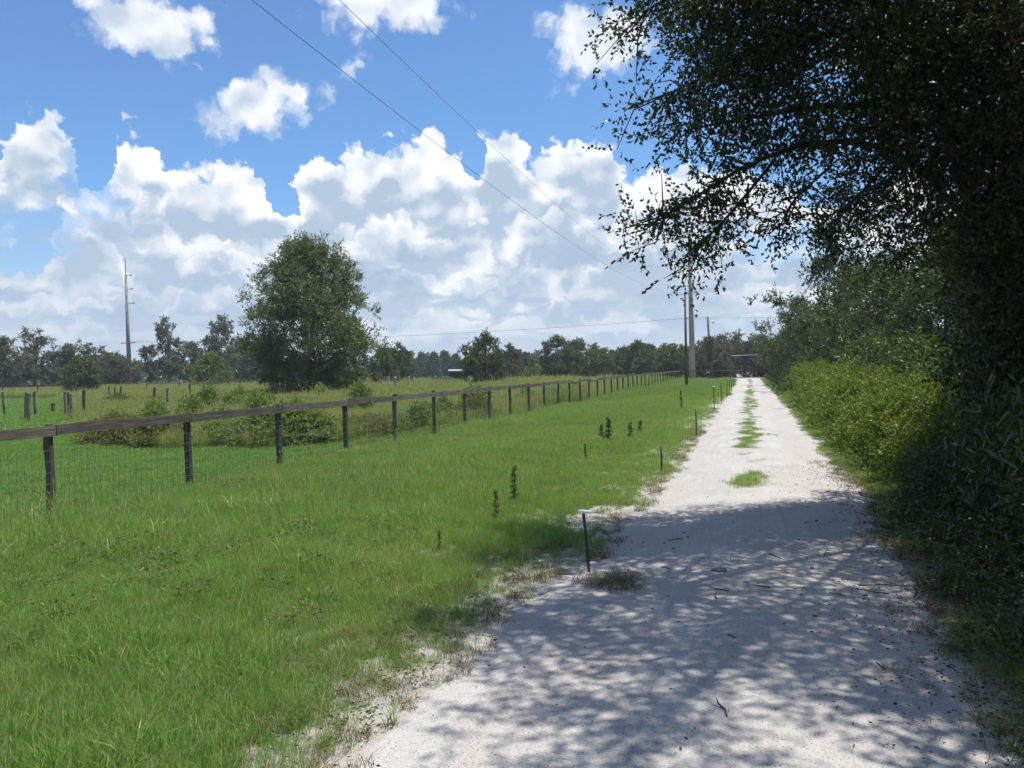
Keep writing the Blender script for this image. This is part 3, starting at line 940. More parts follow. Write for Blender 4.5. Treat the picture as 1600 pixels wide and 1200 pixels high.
for i, (x, y, s, hz) in enumerate([(2.6, 4.4, .7, .5), (2.55, 5.5, .6, .6), (2.75, 6.7, .85, .75), (2.5, 8.1, .6, .6), (2.7, 9.3, .9, .85), (2.4, 10.9, .6, .7),
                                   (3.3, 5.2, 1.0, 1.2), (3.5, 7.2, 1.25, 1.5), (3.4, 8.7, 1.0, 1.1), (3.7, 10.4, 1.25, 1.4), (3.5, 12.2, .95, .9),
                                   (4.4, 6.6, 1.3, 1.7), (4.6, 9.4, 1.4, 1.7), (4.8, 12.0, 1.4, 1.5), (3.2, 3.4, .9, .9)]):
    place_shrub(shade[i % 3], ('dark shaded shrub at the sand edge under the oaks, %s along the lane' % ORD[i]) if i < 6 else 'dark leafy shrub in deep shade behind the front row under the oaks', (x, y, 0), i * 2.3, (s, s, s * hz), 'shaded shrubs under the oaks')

hedge_tree = [make_tree('hedge_tree', 70 + i, 6.0, 2.6, M['hedgetree'], h0=0.5, n_clump=330, n_sprig=7, n_leaf=9, sprig=0.5, cluster=8, cs=0.38,
                        leaf=(0.135, 0.066), lump=0.5, trunk_r=0.17, limbs=30, droop=0.03) for i in range(3)]
for i, (x, y, s, hz) in enumerate([(6.9, 15.5, .95, .8), (6.6, 20.0, .85, .85), (6.2, 24.5, .95, .9), (6.1, 29.0, .8, .95), (5.6, 34.0, .95, .8), (5.6, 39.5, 1.05, .95),
                                   (4.9, 45.5, .8, .88), (5.0, 52.0, 1.15, 1.12), (4.0, 59.5, .85, .9), (4.0, 68.0, 1.0, 1.05), (4.3, 77.0, .95, .9),
                                   (4.9, 86.0, .95, .9), (8.5, 26.0, 1.1, 1.0), (8.0, 36.0, 1.1, 1.0), (7.6, 50.0, 1.1, 1.0)]):
    place_tree('hedgerow_tree', hedge_tree[i % 3], ('dense small oak in the hedgerow, %s along the lane from the live oak' % ORD[i]) if i < 12 else 'taller small oak in the second row behind the hedgerow', 'tree', (x, y, 0), i * 1.9,
               (s, s, s * hz), 'hedgerow trees along the lane')


# ------------------------------------------------------------------ trees in and beyond the pasture
lone_shape = lambda t: float(np.interp(t, [0, 0.12, 0.3, 0.5, 0.68, 0.82, 0.92, 1.0], [0.55, 0.80, 1.0, 1.0, 0.86, 0.60, 0.36, 0.1]))
up_shape = lambda t: (max(0.02, 1 - t) ** 0.62) * (0.55 + 0.45 * min(1, t * 3.2)) * 1.22
big = make_tree('laurel_oak', 97, 9.1, 3.75, M['laurel'], h0=0.3, shape=lone_shape, n_clump=1250, n_sprig=8, n_leaf=11, sprig=0.68, leaf=(0.18, 0.06), cluster=4, cs=0.5,
                spread=0.55, lump=0.17, trunk_r=0.2, up=0.75, limbs=30)
place_tree('laurel_oak', big, 'large rounded oak standing alone in tall grass behind the board fence', 'tree', (-25.3, 44.8, 0), 0.6, 1.0)
mid = make_tree('field_oak', 92, 4.2, 1.95, M['round'], h0=0.2, n_clump=260, n_sprig=7, n_leaf=9, sprig=0.4, cluster=7, cs=0.3, leaf=(0.17, 0.07), spread=0.55, lump=0.28,
                trunk_r=0.12, up=0.5)
place_tree('field_oak', mid, 'small bushy oak beside the pale roofed shed', 'tree', (-21.3, 66.7, 0), 0, 1.0)

open_shape = lambda t: (0.25 + 0.75 * min(1, t * 1.5)) * (max(0.05, 1 - t) ** 0.4)
KINDS = {
    'moss': [make_tree('mossy_oak', 100 + i, 6.5, 2.5, M['moss'], h0=0.3, n_clump=180, n_sprig=7, n_leaf=9, sprig=0.6, cluster=6, cs=0.45, leaf=(0.28, 0.11), lump=0.35, trunk_r=0.22,
                       droop=0.10) for i in range(3)],
    'open': [make_tree('open_oak', 110 + i, 9.5, 3.0, M['moss'], h0=2.2, shape=open_shape, n_clump=80, n_sprig=9, n_leaf=12, sprig=0.8, cluster=4, cs=0.5, leaf=(0.30, 0.14), lump=0.5,
                       trunk_r=0.24, limbs=40) for i in range(2)],
    'round': [make_tree('field_tree', 120 + i, 4.8, 2.3, M['round'], h0=0.15, n_clump=190, n_sprig=7, n_leaf=9, sprig=0.5, cluster=6, cs=0.36, leaf=(0.25, 0.11), lump=0.32,
                        trunk_r=0.16, up=0.4) for i in range(3)],
    'bright': [make_tree('young_tree', 130 + i, 3.6, 2.1, M['bright'], h0=0.1, n_clump=140, n_sprig=7, n_leaf=9, sprig=0.5, leaf=(0.24, 0.11), lump=0.25,
                         trunk_r=0.12, up=0.4) for i in range(1)],
    'pine': [make_tree('pine', 140 + i, 6.0, 2.0, M['pine'], h0=0.8, shape=up_shape, n_clump=110, n_sprig=7, n_leaf=9, sprig=0.8, leaf=(0.42, 0.14), lump=0.4,
                       trunk_r=0.16, up=0.6) for i in range(2)],
}
HT = {'moss': 6.5, 'open': 9.5, 'round': 4.8, 'bright': 3.6, 'pine': 6.0}
RD = {'moss': 2.5, 'open': 3.0, 'round': 2.3, 'bright': 2.1, 'pine': 2.0}
TL = {'moss': ('mossy_oak', 'grey green mossy oak beyond the pasture', 'mossy oaks beyond the pasture'),
      'open': ('open_oak', 'tall open oak showing sky between branches', 'open crowned oaks beyond the pasture'),
      'round': ('field_tree', 'rounded dark green tree across the meadow', 'rounded trees across the meadow'),
      'bright': ('young_tree', 'bright yellow green young tree', 'bright young trees'),
      'pine': ('pine_tree', 'bluish pine in the far woods', 'pines of the far woods')}
FAR = [('moss',-94.9,87.3,6.7,2.6),('open',-99.5,96.4,8.3,2.6),('moss',-89.1,91.1,5.9,2.6),('round',-66.1,69.6,3.7,2.0),('moss',-94.8,103.0,6.6,2.8),
       ('moss',-89.3,101.4,4.4,1.8),('open',-90.4,109.4,6.3,1.7),('open',-90.8,114.5,10.2,2.8),('moss',-84.1,111.2,6.6,2.8),('open',-83.3,116.6,10.5,3.3),
       ('moss',-70.6,104.7,7.5,2.7),('bright',-57.4,79.3,3.8,2.0),('moss',-61.7,96.8,6.0,2.6),('round',-38.1,82.7,4.0,1.5),('round',-40.4,92.4,4.5,1.6),
       ('pine',-80.6,190.2,6.1,1.9),('pine',-81.3,200.4,5.8,2.0),('pine',-73.0,187.1,5.7,2.0),('pine',-74.0,197.3,6.2,2.1),('pine',-69.4,193.3,5.4,1.9),
       ('round',-26.0,77.8,3.4,1.1),('moss',-27.6,96.1,4.3,1.3),('pine',-41.4,154.5,4.5,1.9),('bright',-28.4,114.6,3.2,2.3),('round',-24.2,107.5,5.6,2.3),
       ('round',-22.2,110.1,5.0,2.4),('round',-20.2,113.8,4.4,2.3),('pine',-21.9,139.3,4.2,2.0),('round',-13.2,105.2,4.4,2.1),('pine',-15.6,141.1,4.9,2.0),
       ('round',-10.5,113.4,4.4,2.3),('round',-9.0,127.3,4.3,2.1),('round',-6.4,125.0,4.6,2.3),('moss',-3.6,121.7,5.4,2.2),('moss',-1.6,116.0,5.8,2.5),
       ('moss',1.9,116.9,5.3,2.5),('moss',5.5,115.0,5.6,2.6),('moss',-0.3,112.0,5.0,2.2),('round',3.6,111.0,4.6,2.4),('moss',-4.6,114.0,4.6,2.2),('round',-78.0,108.0,4.6,2.6),('round',-97.0,110.0,5.0,3.0),('moss',-103.0,92.0,6.3,2.7),
       ('round',-17.0,120.0,4.2,2.4),('round',-33.5,112.0,3.9,2.2),('moss',-75.5,112.0,6.2,2.5)]
rank = {}
for kd in TL:
    for n_, q in enumerate(sorted([q for q in FAR if q[0] == kd], key=lambda q: -math.atan2(q[1] + 6.45, q[2]))):
        rank[q] = ORD[n_]
for i, (kd, x, y, h, r) in enumerate(FAR):
    ms = KINDS[kd][i % len(KINDS[kd])]
    name, lab, grp = TL[kd]
    sr = r / RD[kd] * 1.08
    lab = '%s, %s of its kind from the lane end' % (lab, rank[(kd, x, y, h, r)])
    place_tree(name, ms, lab, 'tree', (x, y, 0), i * 1.37, (sr, sr, h / HT[kd]), grp)


def far_woods():
    """the low woods along the horizon, too far off to tell the trees apart"""
    r_ = np.random.default_rng(77)
    PS, AS, TS = [], [], []
    for a in np.arange(-70, 32, 0.42):
        d = r_.uniform(235, 300)
        x, y = d * math.sin(R(a)), d * math.cos(R(a))
        h = r_.uniform(4.6, 7.4) + 1.0 * math.sin(a * 0.7)
        w = r_.uniform(1.6, 2.6)
        n = 260
        t = r_.uniform(0, 1, n)
        ang = r_.uniform(0, 6.28, n)
        rr = w * np.sqrt(r_.uniform(0.1, 1, n)) * np.clip(1.15 - t, 0.12, 1)
        PS.append(np.stack([x + rr * np.cos(ang), y + rr * np.sin(ang), t * h], 1))
        AS.append(unit(r_.normal(size=(n, 3)) + np.array([0, 0, 0.5])))
        TS.append(np.clip(r_.uniform(0, 0.4) + r_.uniform(0, 0.6, n), 0, 1))
    P, A, T = np.concatenate(PS), np.concatenate(AS), np.concatenate(TS)
    o = link('far_woods', leaf_mesh('far_woods', P, A, 1.15, 0.62, M['pine'], r_, T))
    tag(o, 'low dark band of woods along the horizon', 'woods', kind='stuff')


far_woods()


# ------------------------------------------------------------------ board fence with wire mesh
FX, FY0, FSTEP, FN = -7.8, 7.75 - 2 * 2.43, 2.43, 41


def post_mesh(name, seed, w, d, h, mat):
    r_ = np.random.default_rng(seed)
    rings = []
    for z in (-0.12, 0.25, 0.6, 0.9, h):
        jx, jy = r_.normal(0, 0.006, 2)
        s_ = r_.uniform(0.94, 1.05)
        c = 0.012
        hw, hd = w / 2 * s_, d / 2 * s_
        rings.append([(jx + a * hw - (c if a > 0 else -c) * (q == 0), jy + b * hd - (c if b > 0 else -c) * (q == 1), z + (0.012 * a if z == h else 0))
                      for a, b, q in ((-1, -1, 0), (-1, -1, 1), (-1, 1, 1), (-1, 1, 0), (1, 1, 0), (1, 1, 1), (1, -1, 1), (1, -1, 0))])
    return Geo().loft(rings).mesh(name, mat)


def board_mesh(name, seed, length, h, t, mat, sag=0.0):
    r_ = np.random.default_rng(seed)
    rings = []
    bow = r_.uniform(-0.012, 0.012)
    for u in np.linspace(0, 1, 6):
        y = (u - 0.5) * length
        z = r_.normal(0, 0.004) - sag * math.sin(math.pi * u) + bow * math.sin(math.pi * u)
        x = r_.normal(0, 0.003)
        hh = h * r_.uniform(0.97, 1.03)
        rings.append([(x - t / 2, y, z - hh / 2), (x + t / 2, y, z - hh / 2), (x + t / 2, y, z + hh / 2), (x - t / 2, y, z + hh / 2)])
    return Geo().loft(rings).mesh(name, mat)


def build_fence():
    f = thing('board_fence', 'long weathered board fence with wire mesh running beside the grass verge', 'fence', (FX, FY0, 0))
    posts = [post_mesh('fence_post', 200 + i, 0.085, 0.080, 1.13, M['post']) for i in range(4)]
    boards = [board_mesh('fence_rail', 210 + i, FSTEP - 0.012, 0.118, 0.038, M['rail']) for i in range(5)]
    sagged = board_mesh('fence_rail', 219, FSTEP - 0.012, 0.116, 0.038, M['rail'], 0.11)
    r_ = np.random.default_rng(5)
    for i in range(FN):
        p = link('post', posts[i % 4], f, (r_.normal(0, 0.012), i * FSTEP + r_.normal(0, 0.015), r_.normal(0, 0.012)))
        p.rotation_euler = (r_.normal(0, 0.012), r_.normal(0, 0.014), r_.normal(0, 0.05))
        if i == 2:
            p.rotation_euler = (0.028, 0.02, 0.0)
        if i < FN - 1:
            m_ = sagged if i in (14, 16) else boards[i % 5]
            b = link('rail', m_, f, (0.064, (i + 0.5) * FSTEP, 1.062 + r_.normal(0, 0.008)))
            b.rotation_euler = (r_.normal(0, 0.006), 0, 0)
    # welded wire hung on the lane side of the posts
    g = Geo()
    yend = FSTEP * 26
    for z in (0.03, 0.13, 0.23, 0.34, 0.45, 0.57, 0.70, 0.84):
        pts = [(0.053 + 0.004 * math.sin(y * 1.7 + z * 9), y, z + 0.008 * math.sin(y * 2.1 + z * 31)) for y in np.arange(0, yend, FSTEP / 3)]
        g.tube(pts, 0.0018, 3, False)
    for y in np.arange(0.05, FSTEP * 16, 0.102):
        g.tube([(0.053, y, 0.01), (0.054 + r_.normal(0, 0.003), y + r_.normal(0, 0.006), 0.45), (0.053, y + r_.normal(0, 0.004), 0.85)], 0.0021, 3, False)
    w = link('wire_mesh', g.mesh('wire_mesh', M['wire']), f)
    # short return across the end of the field
    for i in range(3):
        b = link('rail', boards[i % 5], f, (1.3 + i * 2.42, (FN - 1) * FSTEP + 0.12, 1.03))
        b.rotation_euler = (0, 0, math.pi / 2)


build_fence()

# old posts left standing in the pasture
oldp = [post_mesh('old_post', 230 + i, 0.095, 0.095, 1.1, M['oldpost']) for i in range(3)]
OLD_L = 'grey old fence post standing without rails in the pasture'
for i, (x, y, h) in enumerate([(-32.0,29.3,1.15),(-28.3,26.9,1.15),(-26.8,25.6,1.14),(-31.2,30.2,1.08),(-29.3,30.0,1.09),(-26.8,27.6,1.10),(-25.8,26.7,1.07),
                               (-25.6,27.1,1.19),(-38.5,42.9,1.15),(-37.0,41.7,1.1),(-36.5,41.6,1.15),(-26.5,32.3,1.20),(-25.7,32.2,1.16),(-31.6,41.6,1.25),(-25.8,35.0,1.25)]):
    o = link('old_post', oldp[i % 3])
    o.location = (x, y, 0)
    o.scale = (1, 1, h / 1.1)
    o.rotation_euler = (random.gauss(0, .03), random.gauss(0, .03), random.uniform(0, 3))
    tag(o, OLD_L, 'post', 'old posts in the pasture')
o = link('old_stump', oldp[1])
o.location = (-32.9, 32.9, 0)
o.scale = (1.5, 1.5, 0.42)
tag(o, 'short broken post stump in the mown pasture', 'post')
pale = [post_mesh('pale_post', 240 + i, 0.14, 0.14, 1.3, M['palepost']) for i in range(2)]
for i, (x, y) in enumerate([(-27.6, 56.6), (-25.9, 57.1), (-25.4, 57.2), (-24.4, 57.5)]):
    o = link('pale_post', pale[i % 2])
    o.location = (x, y, 0)
    o.rotation_euler = (0, [0, 0, -0.16, 0.03][i], i)
    tag(o, 'pale bleached post poking out of the meadow beside the lone oak', 'post', 'pale posts beside the lone oak')


def low_fence(pts, label):
    f = thing('pasture_fence', label, 'fence', (pts[0][0], pts[0][1], 0))
    b = Vector((*pts[0], 0))
    for i, p in enumerate(pts):
        q = Vector((*p, 0)) - b
        link('post', oldp[i % 3], f, q)
        if i < len(pts) - 1:
            n_ = Vector((*pts[i + 1], 0)) - b
            d = n_ - q
            r_ = link('rail', board_mesh('pasture_rail', 250 + i, d.length, 0.13, 0.05, M['rail']), f, (q + n_) / 2 + Vector((0, 0, 1.06)))
            r_.rotation_euler = (0, 0, math.atan2(-d.x, d.y))


low_fence([(-74.0, 60.0), (-70.5, 60.6), (-67.0, 61.2), (-63.5, 61.8), (-60.0, 62.4)], 'dark single rail fence across the far edge of the mown pasture')
low_fence([(-57.0, 68.5), (-55.5, 71.5), (-54.0, 74.5), (-52.5, 77.5), (-51.0, 80.5)], 'dark single rail fence in tall grass before the concrete pole')


# ------------------------------------------------------------------ poles and lines
def tapered_pole(name, label, cat, loc, h, r0, r1, mat, lean=(0, 0), sides=12):
    t = thing(name, label, cat, loc)
    t.rotation_euler = (lean[1], lean[0], 0)
    link('shaft', Geo().tube([(0, 0, -0.3), (0, 0, h * 0.5), (0, 0, h)], [r0, (r0 + r1) / 2, r1], sides).mesh('pole_shaft', mat, True), t)
    return t


def insulator(t, x, z, ln, mat=None):
    g = Geo().tube([(0, 0, z), (x * ln, 0, z)], 0.045, 6)
    arm = link('insulator', g.mesh('insulator', M['steel']), t)
    link('disc', Geo().tube([(x * ln * 0.85, 0, z - 0.1), (x * ln * 0.85, 0, z + 0.1)], 0.1, 6).mesh('insulator_disc', M['steel']), arm)


pl = tapered_pole('transmission_pole', 'tall slim concrete transmission pole with lightning rod across the pasture', 'pole', (-91.0, 105.7, 0), 17.6, 0.40, 0.16, M['concrete'], (-0.012, 0))
link('lightning_rod', Geo().tube([(0, 0, 17.6), (0, 0, 20.0)], 0.06, 6).mesh('lightning_rod', M['steel']), pl)
for z, ln in ((17.3, 1.1), (15.2, 1.2), (13.0, 1.5)):
    insulator(pl, 1, z, ln)
link('crossarm', Geo().box((0, 0, 7.0), (2.6, 0.14, 0.14)).mesh('crossarm', M['steel']), pl)
pm = tapered_pole('transmission_pole', 'thick grey concrete pole at the end of the board fence', 'pole', (-6.45, 104.0, 0), 18.4, 0.40, 0.16, M['concrete'], (-0.006, 0))
for z, ln in ((17.8, 1.0), (14.5, 1.1), (11.5, 1.2)):
    insulator(pm, -1, z, ln)
insulator(pm, -1, 7.55, 0.7)
pw = tapered_pole('utility_pole', 'slim wooden utility pole standing in the grass verge', 'pole', (-4.55, 65.7, 0), 7.3, 0.115, 0.08, M['polewood'], (0.0, 0))
link('top_pin', Geo().tube([(0, 0, 7.3), (0.04, 0, 7.5)], 0.03, 6).mesh('top_pin', M['steel']), pw)
pv = tapered_pole('utility_pole', 'leaning wooden utility pole wrapped in brown vines beyond the cross road', 'pole', (-4.35, 108.0, 0), 7.9, 0.17, 0.12, M['polewood'], (-0.045, 0))
la = link('lamp_arm', Geo().tube([(0, 0, 7.3), (0.35, 0, 7.35), (0.7, 0, 7.2)], 0.035, 5).mesh('lamp_arm', M['steel']), pv)
link('lamp_head', Geo().tube([(0.66, 0, 7.22), (0.66, 0, 7.0)], [0.1, 0.17], 7).mesh('lamp_head', M['steel']), la)
rv = np.random.default_rng(17)
C = crown_points(rv, 70, 2.2, 5.6, 0.62, lambda t: 0.35 + 0.65 * t ** 1.2 if t < .85 else 0.8, 0.25)
P, A, I = sprigs(C, unit(C * np.array([1, 1, 0]) + np.array([0, 0, -0.6])), 6, 8, 0.4, 0.5, rv, 0.3)
link('vine_clump', leaf_mesh('vine_clump', P, A, 0.24, 0.1, M['brownweed'], rv), pv)


def cable(name, label, a, b, sag, r_, mat=None, n=40, group=None):
    a, b = Vector(a), Vector(b)
    pts = []
    for i in range(n + 1):
        u = i / n
        p = a.lerp(b, u)
        p.z -= 4 * sag * u * (1 - u)
        pts.append(p)
    o = link(name, Geo().tube(pts, r_, 5, False).mesh(name, M['cable']))
    return tag(o, label, 'cable', group)


cable('power_line', 'sagging black line from the slim wooden pole passing over the verge', (-4.46, 65.7, 7.48), (-4.4, -24, 7.2), 2.35, 0.0033)
cable('power_line', 'higher line from the thick concrete pole passing over the pasture fence', (-7.5, 104.0, 11.5), (-5.7, -46, 11.5), 3.85, 0.0042, n=60)
cable('power_line', 'thin line low in the sky between the two concrete poles', (-89.9, 105.7, 7.1), (-7.1, 104.0, 7.55), 0.75, 0.02)
cable('power_line', 'thin line leading right from the thick concrete pole over the lane end', (-7.1, 104.0, 7.55), (60, 104.0, 7.8), 0.6, 0.02)
pb = tapered_pole('utility_pole', 'wooden utility pole behind the viewer on the verge', 'pole', (-4.4, -24, 0), 7.3, 0.14, 0.10, M['polewood'])
pc = tapered_pole('transmission_pole', 'concrete pole far back along the verge', 'pole', (-5.7, -46, 0), 14.0, 0.45, 0.22, M['concrete'])

# entrance frame at the end of the lane
gt = thing('entrance_frame', 'tall pipe entrance frame spanning the track beyond the cross road', 'gate frame', (-0.4, 108.0, 0))
for x in (-1.5, 1.5):
    link('upright', Geo().tube([(x, 0, -0.2), (x, 0, 2.85)], 0.05, 8).mesh('frame_upright', M['oldpost']), gt)
link('crossbar', Geo().tube([(-1.62, 0, 2.82), (1.62, 0, 2.9)], 0.03, 8).mesh('frame_crossbar', M['paintbar']), gt)

# small shed in the meadow
sh = thing('shed', 'tiny dark shed with a pale metal roof beside the small bushy oak', 'shed', (-32.0, 89.7, 0), 0.35)
g = Geo()
for x in (-0.85, 0.85):
    for y in (-0.7, 0.7):
        g.box((x, y, 0.8), (0.1, 0.1, 1.7))
link('post_frame', g.mesh('shed_posts', M['oldpost']), sh)
link('wall', Geo().box((0, 0.74, 0.75), (1.8, 0.05, 1.5)).box((-0.9, 0, 0.75), (0.05, 1.4, 1.5)).mesh('shed_wall', M['shedwall']), sh)
link('roof', Geo().box((0, 0, 1.72), (2.2, 1.9, 0.07), Matrix.Rotation(R(5), 3, 'X')).mesh('shed_roof', M['shedroof']), sh)
tr = thing('water_trough', 'long grey water trough in the grass before the shed', 'trough', (-32.9, 87.0, 0), 0.3)
g = Geo().box((0, 0, 0.5), (2.4, 0.7, 0.9))
link('basin', g.mesh('trough_basin', M['steel']), tr)
link('rim', Geo().box((0, -0.35, 0.97), (2.5, 0.07, 0.07)).box((0, 0.35, 0.97), (2.5, 0.07, 0.07)).mesh('trough_rim', M['steel']), tr)

# marker stakes along the left edge of the lane
STK = [(-1.25, 6.54, .49, 1, 'short black marker stake with a tilted white cap beside dead grass', (0.0, -0.075)),
       (-1.31, 13.0, .41, 0, 'thin capless black stake where sunny grass meets the bend of shade', (0.01, 0.01)),
       (-1.16, 19.7, .67, 0, 'thin capless dark stake beside the start of the middle grass strip', (0.0, -0.01)),
       (-1.17, 30.9, .88, 1, 'tall thin stake with a small white cap farther along the verge', (0.0, -0.01)),
       (-1.06, 35.9, .92, 0, 'thin dark stake in the far row along the lane', (0, 0)),
       (-1.02, 44.5, .94, 0, 'thin dark stake in the far row along the lane', (0, 0.01)),
       (-1.02, 50.6, .91, 0, 'thin dark stake in the far row along the lane', (0, 0)),
       (-1.0, 57.0, .90, 0, 'thin dark stake in the far row along the lane', (0, -0.01)),
       (-1.0, 65.0, .90, 0, 'thin dark stake in the far row along the lane', (0, 0)),
       (-1.0, 74.0, .90, 0, 'thin dark stake in the far row along the lane', (0, 0))]
for i, (x, y, h, c, lab, ln) in enumerate(STK):
    t = thing('marker_stake', lab, 'stake', (x, y, 0), 0, 'marker stakes along the lane')
    t.rotation_euler = (ln[0], ln[1], 0.2)
    rr = 0.0125 if i == 0 else 0.013 + 0.00012 * y
    link('rod', Geo().tube([(0, 0, -0.05), (0.004, 0, h * 0.5), (0, 0, h)], [rr, rr, rr * 0.95], 8).mesh('stake_rod', M['rod'], True), t)
    if c:
        s_ = 1.0 if i == 0 else 0.9
        rot = Matrix.Rotation(R(9), 3, 'Y') @ Matrix.Rotation(R(-6), 3, 'X')
        rings = []
        for z, e in ((-0.008, 0.94), (0.0, 1.0), (0.012, 1.0), (0.018, 0.88)):
            rings.append([Vector((0.012, 0, h)) + rot @ Vector((a * 0.054 * s_ * e, b * 0.034 * s_ * e, z)) for a, b in ((-1, -.7), (-.8, -1), (.8, -1), (1, -.7), (1, .7), (.8, 1), (-.8, 1), (-1, .7))])
        link('cap', Geo().loft(rings).mesh('stake_cap', M['cap']), t)


# ------------------------------------------------------------------ grasses (scattered tufts)
def tuft_mesh(name, seed, n, rad, h, w, lean=0.35, segs=2, mat=None, seed_head=0.0):
    r_ = np.random.default_rng(seed)
    V, F, T = [], [], []
    for _ in range(n):
        a, rr = r_.uniform(0, 6.28), rad * math.sqrt(r_.uniform(0, 1))
        b = np.array([rr * math.cos(a), rr * math.sin(a), -0.01])
        hh = h * r_.uniform(0.45, 1.15)
        la = r_.uniform(0, 6.28)
        ld = np.array([math.cos(la), math.sin(la), 0]) * lean * hh * r_.uniform(0.2, 1.3)
        fa = r_.uniform(0, 6.28)
        sd = np.array([math.cos(fa), math.sin(fa), 0])
        tn = r_.uniform(0, 1)
        i0 = len(V)
        ww = w * r_.uniform(0.6, 1.2)
        for s_ in range(segs):
            t = s_ / segs
            c = b + np.array([0, 0, hh * t]) + ld * t ** 2
            V += [c - sd * ww / 2 * (1 - 0.35 * t), c + sd * ww / 2 * (1 - 0.35 * t)]
        V.append(b + np.array([0, 0, hh * (1 - 0.12 * lean)]) + ld)
        for s_ in range(segs - 1):
            q = i0 + 2 * s_
            F.append((q, q + 1, q + 3, q + 2))
            T.append(tn)
        q = i0 + 2 * (segs - 1)
        F.append((q, q + 1, q + 2))
        T.append(tn)
        if seed_head and r_.uniform() < seed_head:
            tip = V[i0 + 2 * segs]
            i1 = len(V)
            V += [tip - np.array([0, 0, 0.1 * hh]), tip + sd * ww * 1.6 + np.array([0, 0, -0.03 * hh]), tip + np.array([0, 0, 0.07 * hh]), tip - sd * ww * 1.6 + np.array([0, 0, -0.03 * hh])]
            F.append((i1, i1 + 1, i1 + 2, i1 + 3))
            T.append(0.99)
    return mesh_from(name, V, F, mat, False, T)


def scatter(name, label, cat, P, rz, sc, meshes, vi=None):
    """tufts standing on a cloud of points (geometry nodes)"""
    src = bpy.data.collections.new(name + '_tufts')
    for i, me in enumerate(meshes):
        src.objects.link(bpy.data.objects.new('%s_tuft_%02d' % (name, i), me))
    n = len(P)
    me = bpy.data.meshes.new(name)
    me.vertices.add(n)
    me.vertices.foreach_set('co', np.asarray(P, np.float32).ravel())
    tilt = np.stack([rng.normal(0, .07, n), rng.normal(0, .07, n), rz], 1)
    me.attributes.new('rot', 'FLOAT_VECTOR', 'POINT').data.foreach_set('vector', tilt.astype(np.float32).ravel())
    me.attributes.new('sc', 'FLOAT', 'POINT').data.foreach_set('value', np.asarray(sc, np.float32))
    if vi is None:
        vi = rng.integers(0, len(meshes), n)
    me.attributes.new('vi', 'INT', 'POINT').data.foreach_set('value', np.asarray(vi, np.int32))
    for q in {m_.materials[0] for m_ in meshes}:
        me.materials.append(q)
    o = link(name, me)
    tag(o, label, cat, kind='stuff')
    t = bpy.data.node_groups.new(name, 'GeometryNodeTree')
    t.interface.new_socket('Geometry', in_out='INPUT', socket_type='NodeSocketGeometry')
    t.interface.new_socket('Geometry', in_out='OUTPUT', socket_type='NodeSocketGeometry')
    N = t.nodes.new
    gi, go = N('NodeGroupInput'), N('NodeGroupOutput')
    ci = N('GeometryNodeCollectionInfo')
    ci.inputs['Collection'].default_value = src
    ci.inputs['Separate Children'].default_value = True
    ci.inputs['Reset Children'].default_value = True
    ip = N('GeometryNodeInstanceOnPoints')
    ip.inputs['Pick Instance'].default_value = True
    at = {}
    for nm, ty in (('rot', 'FLOAT_VECTOR'), ('sc', 'FLOAT'), ('vi', 'INT')):
        a = N('GeometryNodeInputNamedAttribute')
        a.data_type = ty
        a.inputs['Name'].default_value = nm
        at[nm] = a.outputs['Attribute']
    er = N('FunctionNodeEulerToRotation')
    L = t.links.new
    L(gi.outputs[0], ip.inputs['Points'])
    L(ci.outputs[0], ip.inputs['Instance'])
    L(at['vi'], ip.inputs['Instance Index'])
    L(at['rot'], er.inputs[0])
    L(er.outputs[0], ip.inputs['Rotation'])
    L(at['sc'], ip.inputs['Scale'])
    L(ip.outputs[0], go.inputs[0])
    md = o.modifiers.new('tufts', 'NODES')
    md.node_group = t
    return o


def rand_pts(x0, x1, y0, y1, dens):
    n = int((x1 - x0) * (y1 - y0) * dens)
    return rng.uniform(x0, x1, n), rng.uniform(y0, y1, n)


def gather(bands):
    xs, ys, vs = [], [], []
    for (x0, x1, y0, y1, dens, var) in bands:
        x, y = rand_pts(x0, x1, y0, y1, dens)
        xs.append(x); ys.append(y); vs.append(rng.choice(var, len(x)))
    return np.concatenate(xs), np.concatenate(ys), np.concatenate(vs)


def finish(x, y, z=None):
    if z is None:
        z = ground_z(x, y)
    return np.stack([x, y, z], 1)


V_ = M['verge']
verge_t = [tuft_mesh('verge_tuft', 300 + i, 38, 0.085, 0.145, 0.0036, 0.6, 3, V_) for i in range(4)]            # 0-3 close
verge_t += [tuft_mesh('verge_tuft', 310 + i, 70, 0.2, 0.155, 0.0065, 0.55, 2, V_) for i in range(3)]               # 4-6 middle
verge_t += [tuft_mesh('verge_tuft', 320 + i, 110, 0.45, 0.20, 0.016, 0.45, 2, V_) for i in range(2)]             # 7-8 far
verge_t += [tuft_mesh('verge_stalk', 330 + i, 7, 0.07, 0.36, 0.0035, 0.5, 3, V_, 0.5) for i in range(3)]         # 9-11 stalks
verge_t += [tuft_mesh('verge_broad', 340 + i, 16, 0.06, 0.20, 0.010, 0.9, 3, V_) for i in range(2)]              # 12-13 broad blades

